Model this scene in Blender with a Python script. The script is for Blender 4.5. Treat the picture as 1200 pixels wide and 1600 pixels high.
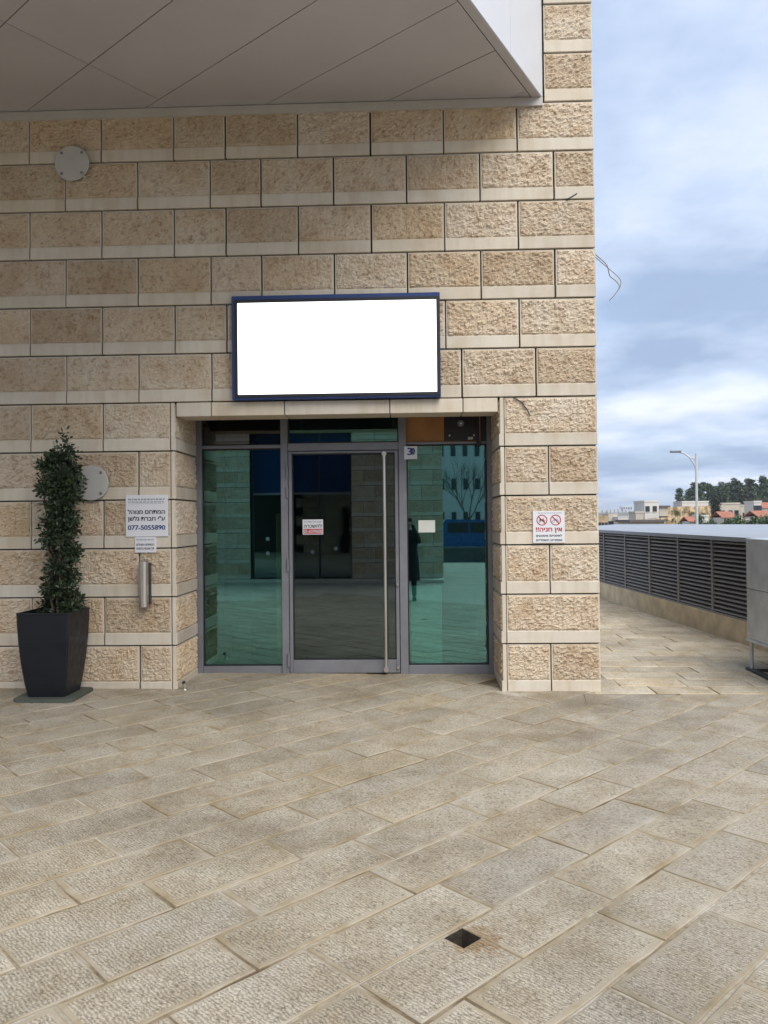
import bpy, bmesh, math, random
from mathutils import Vector, Matrix, noise
R = math.radians
random.seed(7)
sc = bpy.context.scene
for o in list(bpy.data.objects): bpy.data.objects.remove(o)

# ------------------------------------------------------------------ camera
CAM_H = 1.669
cam = bpy.data.cameras.new('camera'); camo = bpy.data.objects.new('camera', cam)
sc.collection.objects.link(camo); sc.camera = camo
yaw, pitch, roll = .0345, .0103, -.0106
fw = Vector((-math.sin(yaw)*math.cos(pitch), math.cos(yaw)*math.cos(pitch), math.sin(pitch)))
rt = Vector((math.cos(yaw), math.sin(yaw), 0)); up = rt.cross(fw)
rt2 = rt*math.cos(roll) + up*math.sin(roll); up2 = -rt*math.sin(roll) + up*math.cos(roll)
m = Matrix((rt2, up2, -fw)).transposed().to_4x4(); m.translation = (0, 0, CAM_H)
camo.matrix_world = m
cam.sensor_fit = 'VERTICAL'; cam.sensor_height = 36; cam.sensor_width = 27
cam.lens = 36*1250/1600
cam.clip_start = .02; cam.clip_end = 20000

# ------------------------------------------------------------------ sky, sun, exposure
SUN_EL, SUN_AZ = R(50), R(153)           # azimuth clockwise from +Y: to the right of and behind the camera
w = bpy.data.worlds.new('World'); sc.world = w; w.use_nodes = True
nt = w.node_tree; nt.nodes.clear()
def wn(t, **k):
    n = nt.nodes.new(t)
    for a, b in k.items(): setattr(n, a, b)
    return n
L = nt.links.new
sky = wn('ShaderNodeTexSky', sky_type='NISHITA', sun_disc=False, sun_elevation=SUN_EL, sun_rotation=SUN_AZ,
         air_density=1.0, dust_density=1.5, ozone_density=1.0)
tc = wn('ShaderNodeTexCoord')
sx = wn('ShaderNodeSeparateXYZ'); L(tc.outputs['Generated'], sx.inputs[0])
zz = wn('ShaderNodeMath', operation='MAXIMUM'); L(sx.outputs[2], zz.inputs[0]); zz.inputs[1].default_value = 0
za = wn('ShaderNodeMath', operation='ADD'); L(zz.outputs[0], za.inputs[0]); za.inputs[1].default_value = .14
cz = wn('ShaderNodeCombineXYZ')
for i in (0, 1):
    dv = wn('ShaderNodeMath', operation='DIVIDE'); L(sx.outputs[i], dv.inputs[0]); L(za.outputs[0], dv.inputs[1]); L(dv.outputs[0], cz.inputs[i])
mp = wn('ShaderNodeMapping'); mp.inputs['Location'].default_value = (-7.949, -18.760, 0)
L(cz.outputs[0], mp.inputs[0])
n1 = wn('ShaderNodeTexNoise'); n1.inputs['Scale'].default_value = .8; n1.inputs['Detail'].default_value = 9; n1.inputs['Roughness'].default_value = .57
n2 = wn('ShaderNodeTexNoise'); n2.inputs['Scale'].default_value = 1.3; n2.inputs['Detail'].default_value = 7; n2.inputs['Roughness'].default_value = .52; n2.inputs['Distortion'].default_value = .3
L(mp.outputs[0], n1.inputs[0]); L(mp.outputs[0], n2.inputs[0])
cov = wn('ShaderNodeMapRange', interpolation_type='SMOOTHSTEP'); L(n2.outputs[0], cov.inputs[0])
cov.inputs['From Min'].default_value = .30; cov.inputs['From Max'].default_value = .56; cov.inputs['To Min'].default_value = .86; cov.inputs['To Max'].default_value = 1
rp = wn('ShaderNodeValToRGB'); L(n1.outputs[0], rp.inputs[0])
e = rp.color_ramp.elements
e[0].position = .38; e[0].color = (1.7, 2.2, 3.1, 1)
e[1].position = .62; e[1].color = (3.9, 4.15, 4.6, 1)
x = rp.color_ramp.elements.new(.49); x.color = (2.6, 3.1, 4.0, 1)
mx = wn('ShaderNodeMixRGB'); L(cov.outputs[0], mx.inputs[0]); L(sky.outputs[0], mx.inputs[1]); L(rp.outputs[0], mx.inputs[2])
bg = wn('ShaderNodeBackground'); bg.inputs['Strength'].default_value = .1
L(mx.outputs[0], bg.inputs[0])
wo = wn('ShaderNodeOutputWorld'); L(bg.outputs[0], wo.inputs[0])
sl = bpy.data.lights.new('sun', 'SUN'); sl.energy = 1.5; sl.angle = R(48); sl.color = (1, .95, .88)
so = bpy.data.objects.new('sun', sl); sc.collection.objects.link(so)
sd = Vector((math.sin(SUN_AZ)*math.cos(SUN_EL), math.cos(SUN_AZ)*math.cos(SUN_EL), math.sin(SUN_EL)))
so.rotation_euler = (-sd).to_track_quat('-Z', 'Y').to_euler(); so.location = sd*30
sc.view_settings.view_transform = 'Standard'; sc.view_settings.look = 'None'
sc.view_settings.exposure = 1.33; sc.view_settings.gamma = 1; sc.view_settings.use_curve_mapping = False
sc.cycles.use_denoising = True; sc.cycles.max_bounces = 7; sc.cycles.transparent_max_bounces = 12
sc.cycles.caustics_reflective = False; sc.cycles.caustics_refractive = False

# ------------------------------------------------------------------ helpers
def gz(x, y): return -.0086*x + .0156*y          # the plaza drains a little to the right and towards us
WL = {}
def obj(name, me, parent=None, loc=(0, 0, 0), rz=0, label=None, cat=None, group=None, kind=None, mats=None):
    o = bpy.data.objects.new(name, me); sc.collection.objects.link(o)
    loc = Vector(loc); WL[o] = loc
    if parent is not None:
        o.parent = parent; o.location = loc - WL[parent]
    else: o.location = loc
    if rz: o.rotation_euler = (0, 0, rz)
    if label: o['label'] = label
    if cat: o['category'] = cat
    if group: o['group'] = group
    if kind: o['kind'] = kind
    return o
def thing(name, loc, label, cat, group=None): return obj(name, None, None, loc, label=label, cat=cat, group=group)
class MB:
    def __init__(s): s.v = []; s.f = []; s.m = []; s.s = []
    def add(s, v, f, mi=0, sm=False):
        b = len(s.v); s.v += [tuple(p) for p in v]; s.f += [tuple(b+i for i in q) for q in f]; s.m += [mi]*len(f); s.s += [sm]*len(f); return s
    def box(s, x0, x1, y0, y1, z0, z1, mi=0, M=None):
        v = [(x0,y0,z0),(x1,y0,z0),(x1,y1,z0),(x0,y1,z0),(x0,y0,z1),(x1,y0,z1),(x1,y1,z1),(x0,y1,z1)]
        if M: v = [M @ Vector(p) for p in v]
        return s.add(v, [(0,3,2,1),(4,5,6,7),(0,1,5,4),(1,2,6,5),(2,3,7,6),(3,0,4,7)], mi)
    def bbox(s, x0, x1, y0, y1, z0, z1, b=.004, mi=0, M=None):     # a box with chamfered edges
        bm = bmesh.new(); bmesh.ops.create_cube(bm, size=1)
        for v in bm.verts: v.co = Vector((x0+(v.co.x+.5)*(x1-x0), y0+(v.co.y+.5)*(y1-y0), z0+(v.co.z+.5)*(z1-z0)))
        bmesh.ops.bevel(bm, geom=bm.edges[:]+bm.verts[:], offset=b, segments=1, affect='EDGES')
        bm.verts.ensure_lookup_table()
        v = [M @ q.co if M else q.co.copy() for q in bm.verts]; f = [[q.index for q in p.verts] for p in bm.faces]
        bm.free(); return s.add(v, f, mi)
    def prism(s, poly, z0, z1, mi=0):                              # z0/z1 numbers or functions of (x, y)
        g0 = z0 if callable(z0) else (lambda x, y: z0); g1 = z1 if callable(z1) else (lambda x, y: z1)
        n = len(poly)
        v = [(x, y, g0(x, y)) for x, y in poly] + [(x, y, g1(x, y)) for x, y in poly]
        return s.add(v, [tuple(range(n))[::-1], tuple(range(n, 2*n))] + [(i, (i+1) % n, n+(i+1) % n, n+i) for i in range(n)], mi)
    def tube(s, path, r, n=8, mi=0, cap=True):
        path = [Vector(p) for p in path]; rr = r if isinstance(r, (list, tuple)) else [r]*len(path)
        v = []; f = []; pu = None
        for i, p in enumerate(path):
            d = (path[min(i+1, len(path)-1)] - path[max(i-1, 0)]).normalized()
            if pu is None: pu = d.orthogonal().normalized()
            pu = (pu - d*pu.dot(d)).normalized(); q = d.cross(pu)
            v += [p + (pu*math.cos(2*math.pi*k/n) + q*math.sin(2*math.pi*k/n))*rr[i] for k in range(n)]
        for i in range(len(path)-1):
            for k in range(n): f.append((i*n+k, i*n+(k+1) % n, (i+1)*n+(k+1) % n, (i+1)*n+k))
        b = len(s.f); s.add(v, f, mi, True)
        if cap:
            s.add(v[:n], [tuple(range(n))[::-1]], mi); s.add(v[-n:], [tuple(range(n))], mi)
        return s
    def disc(s, c, r, d, th, n=32, mi=0, bev=.004):                # a thick round plate, axis d
        c = Vector(c); d = Vector(d).normalized()
        return s.tube([c, c+d*(th-bev), c+d*th], [r, r, r-bev], n, mi)
    def mesh(s, name, mats):
        me = bpy.data.meshes.new(name); me.from_pydata([tuple(p) for p in s.v], [], s.f)
        for a in mats: me.materials.append(a)
        me.polygons.foreach_set('material_index', s.m); me.polygons.foreach_set('use_smooth', s.s)
        bm = bmesh.new(); bm.from_mesh(me); bmesh.ops.recalc_face_normals(bm, faces=bm.faces); bm.to_mesh(me); bm.free()
        return me
    def build(s, name, mats, parent=None, loc=None, **k):
        if not isinstance(mats, (list, tuple)): mats = [mats]
        o0 = Vector(loc) if loc is not None else (WL[parent] if parent is not None else Vector())
        s.v = [tuple(Vector(p)-o0) for p in s.v]
        return obj(name, s.mesh(name, mats), parent, o0, **k)

def newmat(name):
    m = bpy.data.materials.new(name); m.use_nodes = True; t = m.node_tree
    return m, t, t.nodes['Principled BSDF']
def nd(t, typ, ins=None, **k):
    n = t.nodes.new(typ)
    for a, b in k.items(): setattr(n, a, b)
    for a, b in (ins or {}).items():
        if hasattr(b, 'is_output') or isinstance(b, bpy.types.NodeSocket): t.links.new(b, n.inputs[a])
        else: n.inputs[a].default_value = b
    return n
def ramp(t, fac, stops):
    n = t.nodes.new('ShaderNodeValToRGB'); t.links.new(fac, n.inputs[0]); e = n.color_ramp.elements
    while len(e) < len(stops): e.new(.5)
    for i, (p, c) in enumerate(stops): e[i].position = p; e[i].color = (*c, 1) if len(c) == 3 else c
    return n.outputs[0]
def mixc(t, fac, a, b, mode='MIX'):
    n = t.nodes.new('ShaderNodeMixRGB'); n.blend_type = mode
    for i, q in enumerate((fac, a, b)):
        if isinstance(q, bpy.types.NodeSocket): t.links.new(q, n.inputs[i])
        else: n.inputs[i].default_value = q if i == 0 else ((*q, 1) if len(q) == 3 else q)
    return n.outputs[0]
def coords(t, rnd=True):
    c = nd(t, 'ShaderNodeTexCoord').outputs['Object']
    if not rnd: return c, None
    oi = nd(t, 'ShaderNodeObjectInfo')
    a = nd(t, 'ShaderNodeMath', {0: oi.outputs['Random'], 1: 57.0}, operation='MULTIPLY')
    v = nd(t, 'ShaderNodeVectorMath', {0: c, 1: a.outputs[0]}, operation='ADD')
    return v.outputs[0], oi.outputs['Random']
def noi(t, vec, scale, detail=3, rough=.5, dist=0):
    return nd(t, 'ShaderNodeTexNoise', {'Vector': vec, 'Scale': scale, 'Detail': detail, 'Roughness': rough, 'Distortion': dist}).outputs[0]
def bump(t, h, strength, dist=.01, normal=None):
    n = nd(t, 'ShaderNodeBump', {'Height': h, 'Strength': strength, 'Distance': dist})
    if normal is not None: t.links.new(normal, n.inputs['Normal'])
    return n.outputs[0]
def plain(name, col, rough=.5, metal=0, var=.12, scale=6, bmp=0, bscale=60, spec=.5):
    m, t, b = newmat(name); v, r = coords(t)
    f = noi(t, v, scale, 5, .6)
    lo = tuple(c*(1-var) for c in col); hi = tuple(min(1, c*(1+var)) for c in col)
    t.links.new(ramp(t, f, [(.3, lo), (.7, hi)]), b.inputs['Base Color'])
    b.inputs['Metallic'].default_value = metal; b.inputs['Specular IOR Level'].default_value = spec
    rr = nd(t, 'ShaderNodeMapRange', {0: noi(t, v, scale*3, 4), 1: .3, 2: .7, 3: max(0, rough-.08), 4: min(1, rough+.08)})
    t.links.new(rr.outputs[0], b.inputs['Roughness'])
    if bmp: t.links.new(bump(t, noi(t, v, bscale, 4), bmp, .004), b.inputs['Normal'])
    return m

# wall stone: chiselled face and sawn margin
def stone_mat(name, rough_face):
    m, t, b = newmat(name); v, r = coords(t)
    big = noi(t, v, 3.2, 4, .6); mid = noi(t, v, 26, 4, .65); fine = noi(t, v, 95, 3, .6)
    if rough_face:
        c = ramp(t, big, [(.28, (.57, .455, .335)), (.5, (.635, .545, .435)), (.72, (.67, .61, .52))])
        tone = ramp(t, r, [(0, (1.0, .97, .92)), (.18, (.80, .73, .64)), (.32, (1.02, 1.0, .98)), (.5, (.98, .90, .79)), (.75, (1.0, .99, .97)), (.88, (.86, .80, .72)), (1, (1.06, .97, .82))])
        c = mixc(t, 1, c, tone, 'MULTIPLY')
        pit = ramp(t, mid, [(.32, (.62, .52, .41)), (.45, (1, 1, 1)), (.66, (1.10, 1.10, 1.08))])  # pits darker, ridges paler: dirt plus relief shading put into the colour
        c = mixc(t, .85, c, pit, 'MULTIPLY')
        rust = ramp(t, noi(t, v, 9, 5, .75), [(.55, (0, 0, 0)), (.70, (1, 1, 1))])
        c = mixc(t, nd(t, 'ShaderNodeMath', {0: rust, 1: .55}, operation='MULTIPLY').outputs[0], c, (.30, .165, .08))
        h = nd(t, 'ShaderNodeMath', {0: mid, 1: fine}, operation='ADD').outputs[0]
        t.links.new(bump(t, h, 1.0, .012), b.inputs['Normal'])
    else:
        c = ramp(t, big, [(.3, (.56, .50, .41)), (.5, (.62, .575, .495)), (.7, (.66, .62, .55))])
        tone = ramp(t, r, [(0, (1, .98, .95)), (.3, (.93, .90, .86)), (.6, (1.02, 1.0, .97)), (1, (1.0, .95, .87))])
        c = mixc(t, 1, c, tone, 'MULTIPLY')
        sp = ramp(t, noi(t, v, 22, 6, .8), [(.63, (1, 1, 1)), (.72, (.62, .52, .42))])
        c = mixc(t, .6, c, sp, 'MULTIPLY')
        # run-off streaks: stretched upwards
        st = nd(t, 'ShaderNodeVectorMath', {0: v, 1: (14, 14, 1.2)}, operation='MULTIPLY').outputs[0]
        c = mixc(t, .5, c, ramp(t, noi(t, st, 1, 3), [(.35, (.86, .82, .76)), (.55, (1, 1, 1))]), 'MULTIPLY')
        t.links.new(bump(t, fine, .25, .003), b.inputs['Normal'])
    t.links.new(c, b.inputs['Base Color']); b.inputs['Roughness'].default_value = .88; b.inputs['Specular IOR Level'].default_value = .25
    return m
M_ROUGH = stone_mat('chiselled_stone', True); M_SAWN = stone_mat('sawn_stone', False)

def paver_mat(name, rough_face, gain=1.0):
    m, t, b = newmat(name); v, r = coords(t)
    g = nd(t, 'ShaderNodeNewGeometry').outputs['Position']
    blot = noi(t, g, 1.1, 5, .6); big = noi(t, v, 4, 5, .65); mid = noi(t, v, 62, 4, .75)
    if rough_face:
        c = ramp(t, big, [(.28, (.285, .245, .18)), (.5, (.365, .33, .27)), (.72, (.42, .395, .34))])
    else:
        c = ramp(t, big, [(.3, (.245, .19, .11)), (.5, (.34, .295, .22)), (.7, (.41, .38, .325))])
    tone = ramp(t, r, [(0, (.80, .78, .75)), (.2, (1.02, 1.0, .97)), (.4, (.88, .87, .86)), (.6, (1.08, 1.06, 1.03)), (.78, (.95, .92, .88)), (.93, (1.0, .97, .91)), (1, (1.05, .98, .86))])
    c = mixc(t, 1, c, tone, 'MULTIPLY')
    c = mixc(t, .75, c, ramp(t, blot, [(.3, (.62, .60, .57)), (.5, (1, 1, 1)), (.7, (1.18, 1.17, 1.15))]), 'MULTIPLY')
    och = ramp(t, noi(t, g, 2.6, 6, .7), [(.58, (0, 0, 0)), (.75, (1, 1, 1))])
    c = mixc(t, nd(t, 'ShaderNodeMath', {0: och, 1: .45}, operation='MULTIPLY').outputs[0], c, (.27, .19, .085))
    spot = ramp(t, noi(t, g, 21, 4, .75), [(.64, (0, 0, 0)), (.73, (1, 1, 1))])
    c = mixc(t, nd(t, 'ShaderNodeMath', {0: spot, 1: .6}, operation='MULTIPLY').outputs[0], c, (.13, .095, .06))
    # ochre scum washed out around the drain
    dd = nd(t, 'ShaderNodeVectorMath', {0: g, 1: (.235, 3.115, .047)}, operation='DISTANCE').outputs['Value']
    dm = nd(t, 'ShaderNodeMath', {0: dd, 1: nd(t, 'ShaderNodeMath', {0: noi(t, g, 30, 5, .7), 1: .30}, operation='MULTIPLY').outputs[0]}, operation='ADD').outputs[0]
    c = mixc(t, nd(t, 'ShaderNodeMapRange', {0: dm, 1: .20, 2: .27, 3: .75, 4: 0.0}).outputs[0], c, (.22, .13, .05))
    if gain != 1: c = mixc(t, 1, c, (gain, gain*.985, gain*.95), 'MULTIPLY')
    if rough_face:
        # combed chisel marks: short wavy ridges
        d = nd(t, 'ShaderNodeVectorMath', {0: nd(t, 'ShaderNodeTexNoise', {'Vector': v, 'Scale': 22.0, 'Detail': 2.0}).outputs['Color'], 1: (.03, .03, 0)}, operation='MULTIPLY').outputs[0]
        vv = nd(t, 'ShaderNodeVectorMath', {0: v, 1: d}, operation='ADD').outputs[0]
        wv = nd(t, 'ShaderNodeTexWave', {'Vector': vv, 'Scale': 31.0, 'Distortion': 3.6, 'Detail': 3.0, 'Detail Scale': 2.4}, wave_type='BANDS', bands_direction='DIAGONAL').outputs[1]
        wvm = nd(t, 'ShaderNodeMath', {0: wv, 1: mid}, operation='MULTIPLY').outputs[0]
        c = mixc(t, .6, c, ramp(t, wvm, [(.05, (.60, .55, .48)), (.20, (1, .99, .97)), (.42, (1.22, 1.22, 1.2))]), 'MULTIPLY')
        c = mixc(t, .7, c, ramp(t, mid, [(.36, (.45, .40, .33)), (.47, (1, 1, 1)), (.62, (1.25, 1.25, 1.23))]), 'MULTIPLY')
        h = nd(t, 'ShaderNodeMath', {0: wv, 1: mid}, operation='ADD').outputs[0]
        t.links.new(bump(t, h, .6, .005), b.inputs['Normal'])
    else:
        t.links.new(bump(t, mid, .35, .004), b.inputs['Normal'])
    t.links.new(c, b.inputs['Base Color']); b.inputs['Roughness'].default_value = .62; b.inputs['Specular IOR Level'].default_value = .4
    return m
M_PAVE = paver_mat('combed_paving_stone', True); M_PAVE_EDGE = paver_mat('paving_margin', False)
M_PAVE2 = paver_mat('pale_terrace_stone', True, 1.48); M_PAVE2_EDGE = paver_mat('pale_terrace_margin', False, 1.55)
def joint_mat():
    m, t, b = newmat('paving_mortar'); g = nd(t, 'ShaderNodeNewGeometry').outputs['Position']
    a = noi(t, g, 1.6, 4, .6); f = noi(t, g, 30, 4, .7)
    c = ramp(t, a, [(.36, (.13, .09, .045)), (.48, (.30, .25, .17)), (.60, (.47, .44, .38))])
    c = mixc(t, .8, c, ramp(t, f, [(.3, (.55, .5, .45)), (.55, (1, 1, 1))]), 'MULTIPLY')
    t.links.new(c, b.inputs['Base Color']); b.inputs['Roughness'].default_value = .85
    t.links.new(bump(t, f, .5, .004), b.inputs['Normal']); return m
M_JOINT = joint_mat()
M_DARKJ = plain('dark_joint', (.035, .03, .025), .9)  # mortar's own dark colour, also used behind soffit panels and cover plates
M_BODY = plain('building_core', (.35, .31, .25), .9)
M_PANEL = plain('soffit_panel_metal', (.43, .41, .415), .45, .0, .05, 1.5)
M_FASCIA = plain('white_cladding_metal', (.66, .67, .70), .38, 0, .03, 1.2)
M_TRIM = plain('pale_trim', (.50, .475, .45), .5, 0, .08, 3)
M_ALU = plain('grey_aluminium', (.225, .228, .25), .42, .35, .10, 5)
M_ALUD = plain('dark_aluminium', (.06, .062, .068), .45, .3, .10, 5)
M_GASK = plain('black_gasket', (.012, .012, .013), .6)
M_STEEL = plain('brushed_stainless', (.66, .62, .56), .34, 1, .01, .5)
M_GALV = plain('galvanised_sheet', (.58, .61, .62), .45, .2, .14, 5, .05, 30)
M_DISC = plain('grey_cover_paint', (.52, .51, .48), .5, .1, .06, 6)
M_WOOD = plain('brown_fibreboard', (.36, .165, .05), .6, 0, .15, 4)
M_BLACK = plain('black_plastic', (.016, .016, .018), .4, 0, .2, 8)
M_NAVY = plain('navy_sign_frame', (.018, .045, .17), .35, 0, .1, 4)
M_SIGN = plain('white_sign_plastic', (.70, .71, .74), .35, 0, .03, 4)
M_INKK = plain('black_print', (.012, .012, .014), .5)
M_INKB = plain('blue_print', (.012, .03, .16), .5)
M_INKR = plain('red_print', (.42, .02, .025), .5)
M_INKG = plain('grey_print', (.30, .31, .36), .5)
M_POT = plain('charcoal_resin', (.009, .011, .016), .45, 0, .18, 5, .1, 80, .35)
M_SAUCER = plain('grey_green_resin', (.075, .085, .07), .6, 0, .15, 6)
M_SOIL = plain('potting_soil', (.03, .02, .012), .95, 0, .4, 30, 1, 60)
M_BARK = plain('brown_bark', (.10, .07, .045), .9, 0, .3, 20, .6, 40)
M_SLAT = plain('louvre_paint', (.25, .235, .225), .45, .1, .10, 3)
M_ROOF = plain('zinc_roof_sheet', (.36, .385, .42), .45, .2, .07, .8)
M_KERB = plain('yellow_kerb_stone', (.74, .62, .43), .9, 0, .2, 4, .5, 40)
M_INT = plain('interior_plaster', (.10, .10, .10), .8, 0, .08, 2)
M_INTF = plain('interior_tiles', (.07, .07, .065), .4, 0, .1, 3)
M_BOARD = plain('pale_board', (.75, .77, .70), .7)
M_RUBBER = plain('dark_rubber', (.03, .03, .03), .7)
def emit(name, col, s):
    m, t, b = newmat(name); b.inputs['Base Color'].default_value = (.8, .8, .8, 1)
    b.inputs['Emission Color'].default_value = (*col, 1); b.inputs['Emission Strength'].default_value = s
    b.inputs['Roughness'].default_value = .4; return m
M_SIGNGLOW = emit('glowing_sign_face', (1, 1, 1), .75)  # added glow, no known lamp behind, for a pure white sign face
def glass(name, refl, trans, fac, wav=.02):
    m = bpy.data.materials.new(name); m.use_nodes = True; t = m.node_tree; t.nodes.clear()
    v, r = coords(t)
    n = bump(t, noi(t, v, .9, 1), wav, .02)
    g = nd(t, 'ShaderNodeBsdfGlossy', {'Color': (*refl, 1), 'Roughness': .012, 'Normal': n})
    tr = nd(t, 'ShaderNodeBsdfTransparent', {'Color': (*trans, 1)})
    mxs = nd(t, 'ShaderNodeMixShader', {0: fac, 1: tr.outputs[0], 2: g.outputs[0]})
    nd(t, 'ShaderNodeOutputMaterial', {0: mxs.outputs[0]}); return m
M_GREEN = glass('green_reflective_glass', (.42, .80, .78), (.52, .74, .70), .28)
M_GREY = glass('grey_door_glass', (.50, .62, .62), (.20, .27, .27), .21)
M_BLUEG = plain('blue_spandrel_glass', (.008, .035, .11), .12, 0, .1, 1)
M_DARKG = glass('dark_window_glass', (.3, .33, .33), (.05, .06, .06), .4, .01)

M_OPPG = glass('facing_shop_glass', (.55, .68, .70), (.2, .25, .25), .45, .03)
def leafmat(name, dark, light, trans=.15):
    m, t, b = newmat(name); v, r = coords(t)
    g = nd(t, 'ShaderNodeNewGeometry')
    f = nd(t, 'ShaderNodeMath', {0: g.outputs['Random Per Island'], 1: .7}, operation='MULTIPLY').outputs[0]
    f = nd(t, 'ShaderNodeMath', {0: f, 1: noi(t, v, 2, 3)}, operation='ADD').outputs[0]
    t.links.new(ramp(t, f, [(.35, dark), (1.1, light)]), b.inputs['Base Color']); b.inputs['Roughness'].default_value = .45
    return m
M_LEAF = leafmat('ficus_leaf', (.010, .018, .009), (.038, .06, .025))
M_PINE = leafmat('pine_needles', (.035, .055, .035), (.11, .145, .085))
M_CYP = leafmat('cypress_needles', (.012, .022, .014), (.035, .05, .03))
M_BUSH = leafmat('bush_leaf', (.03, .055, .02), (.10, .15, .06))

def leaves(mb, blobs, n, ls, lw, mi=0, shell=.55):
    tot = sum(b[1][0]*b[1][1]*b[1][2] for b in blobs)
    for c, rr in blobs:
        k = max(6, int(n*rr[0]*rr[1]*rr[2]/tot))
        for _ in range(k):
            d = Vector((random.gauss(0, 1), random.gauss(0, 1), random.gauss(0, 1))).normalized()
            q = (shell + (1-shell)*random.random())*random.uniform(.8, 1.08)
            p = Vector(c) + Vector((d.x*rr[0], d.y*rr[1], d.z*rr[2]))*q
            ax = (d + Vector((random.gauss(0, .7), random.gauss(0, .7), random.gauss(.25, .7)))).normalized()
            si = ax.cross(Vector((random.gauss(0, 1), random.gauss(0, 1), random.gauss(0, 1)))).normalized()
            up_ = ax.cross(si); a = ls*random.uniform(.7, 1.25); b = lw*random.uniform(.7, 1.2)
            mb.add([p, p+ax*a*.5+si*b*.5+up_*b*.12, p+ax*a, p+ax*a*.5-si*b*.5+up_*b*.12], [(0, 1, 2, 3)], mi)
    return mb

def text(body, mat_, parent, x0, x1, z0, z1, y, name='lettering', bold=.0, label=None):
    c = bpy.data.curves.new('t', 'FONT'); c.body = body; c.resolution_u = 3
    t = bpy.data.objects.new('t', c); sc.collection.objects.link(t)
    dg = bpy.context.evaluated_depsgraph_get(); me = bpy.data.meshes.new_from_object(t.evaluated_get(dg))
    bpy.data.objects.remove(t); bpy.data.curves.remove(c)
    xs = [v.co.x for v in me.vertices]; ys = [v.co.y for v in me.vertices]
    a, b, cc, d = min(xs), max(xs), min(ys), max(ys)
    o0 = WL[parent]
    for v in me.vertices:
        p = Vector((x0+(v.co.x-a)/(b-a)*(x1-x0), y, z0+(v.co.y-cc)/(d-cc)*(z1-z0))); v.co = p-o0
    me.materials.clear(); me.materials.append(mat_); me.name = name
    if bold > 0:                                           # heavier strokes: three impressions a hair apart
        bm = bmesh.new(); bm.from_mesh(me); k = bold*(x1-x0)/(b-a)
        for i, (ox, oz) in enumerate(((k, 0), (-k, 0), (0, k*.6), (0, -k*.6))):
            cp = bmesh.ops.duplicate(bm, geom=bm.verts[:nv0]+bm.edges[:ne0]+bm.faces[:nf0]) if i else None
            if i == 0:
                bm.verts.ensure_lookup_table(); nv0, ne0, nf0 = len(bm.verts), len(bm.edges), len(bm.faces)
                cp = bmesh.ops.duplicate(bm, geom=bm.verts[:]+bm.edges[:]+bm.faces[:])
            bm.verts.ensure_lookup_table(); bm.edges.ensure_lookup_table(); bm.faces.ensure_lookup_table()
            for g_ in cp['geom']:
                if isinstance(g_, bmesh.types.BMVert): g_.co += Vector((ox, .00012*(i+1), oz))
        bm.to_mesh(me); bm.free()
    return obj(name, me, parent, o0, label=label)
def heb(s): return s[::-1]
def dashes(mat_, parent, x0, x1, z0, z1, y, name='small_print'):
    mb = MB(); x = x0
    while x < x1-.004:
        wd = min(random.uniform(.012, .034), x1-x); mb.box(x, x+wd, y, y+.0008, z0, z1); x += wd+.006
    return mb.build(name, mat_, parent)

# ------------------------------------------------------------------ terrain
def sstep(a, b, x):
    t = max(0, min(1, (x-a)/(b-a))); return t*t*(3-2*t)
def interp(y):
    P_ = ((0, 0), (60, .5), (100, 3.0), (130, 5.3), (150, 6.2), (180, 7.0), (220, 10.5), (260, 12.5), (400, 12.5), (1e6, 12.5))
    for (a, p), (b, q) in zip(P_[:-1], P_[1:]):
        if a <= y <= b: return p+(q-p)*(y-a)/(b-a)
def th(x, y):
    r = math.hypot(x, y); az = x/y if y > 1 else 9
    base = -.55 - 6.5*sstep(24, 44, y)*sstep(-40, 0, y)
    h = base
    if y > 1:
        k = sstep(.24, .34, az)*(1-sstep(.9, 1.6, az))
        h += k*interp(y) * (1-sstep(500, 1100, y))
        h += (1-sstep(.24, .36, az))*3*sstep(150, 400, y)
        h += sstep(900, 2300, y)*(17+9*noise.noise(Vector((x/700, y/900, 3.))))
    h += .5*noise.noise(Vector((x/40, y/40, 0)))*sstep(40, 120, r)
    return h
mb = MB(); radii = [0, 12, 22, 26, 30, 36, 44, 60, 80, 100, 120, 140, 160, 180, 200, 220, 240, 260, 290, 340, 420, 520, 700, 900, 1200, 1600, 2000, 2300, 2700, 3500, 5000, 9000]
angs = []
a = 0
while a < 360: angs.append(a); a += 1.5 if a < 40 else 8
na = len(angs); vs = []
for r_ in radii[1:]:
    for a in angs:
        x_, y_ = r_*math.sin(R(a)), r_*math.cos(R(a)); vs.append((x_, y_, th(x_, y_)))
fs = [(i*na+k, i*na+(k+1) % na, (i+1)*na+(k+1) % na, (i+1)*na+k) for i in range(len(radii)-2) for k in range(na)]
vs.append((0, 0, -.55)); fs += [(len(vs)-1, (k+1) % na, k) for k in range(na)]
mb.add(vs, fs, 0, True)
M_TER, t, b = newmat('hill_ground')
g = nd(t, 'ShaderNodeNewGeometry').outputs['Position']
t.links.new(ramp(t, noi(t, g, .02, 6, .7), [(.38, (.05, .065, .035)), (.5, (.15, .13, .085)), (.62, (.26, .21, .14))]), b.inputs['Base Color'])
b.inputs['Roughness'].default_value = .95
mb.build('terrain', M_TER, kind='structure')

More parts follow.
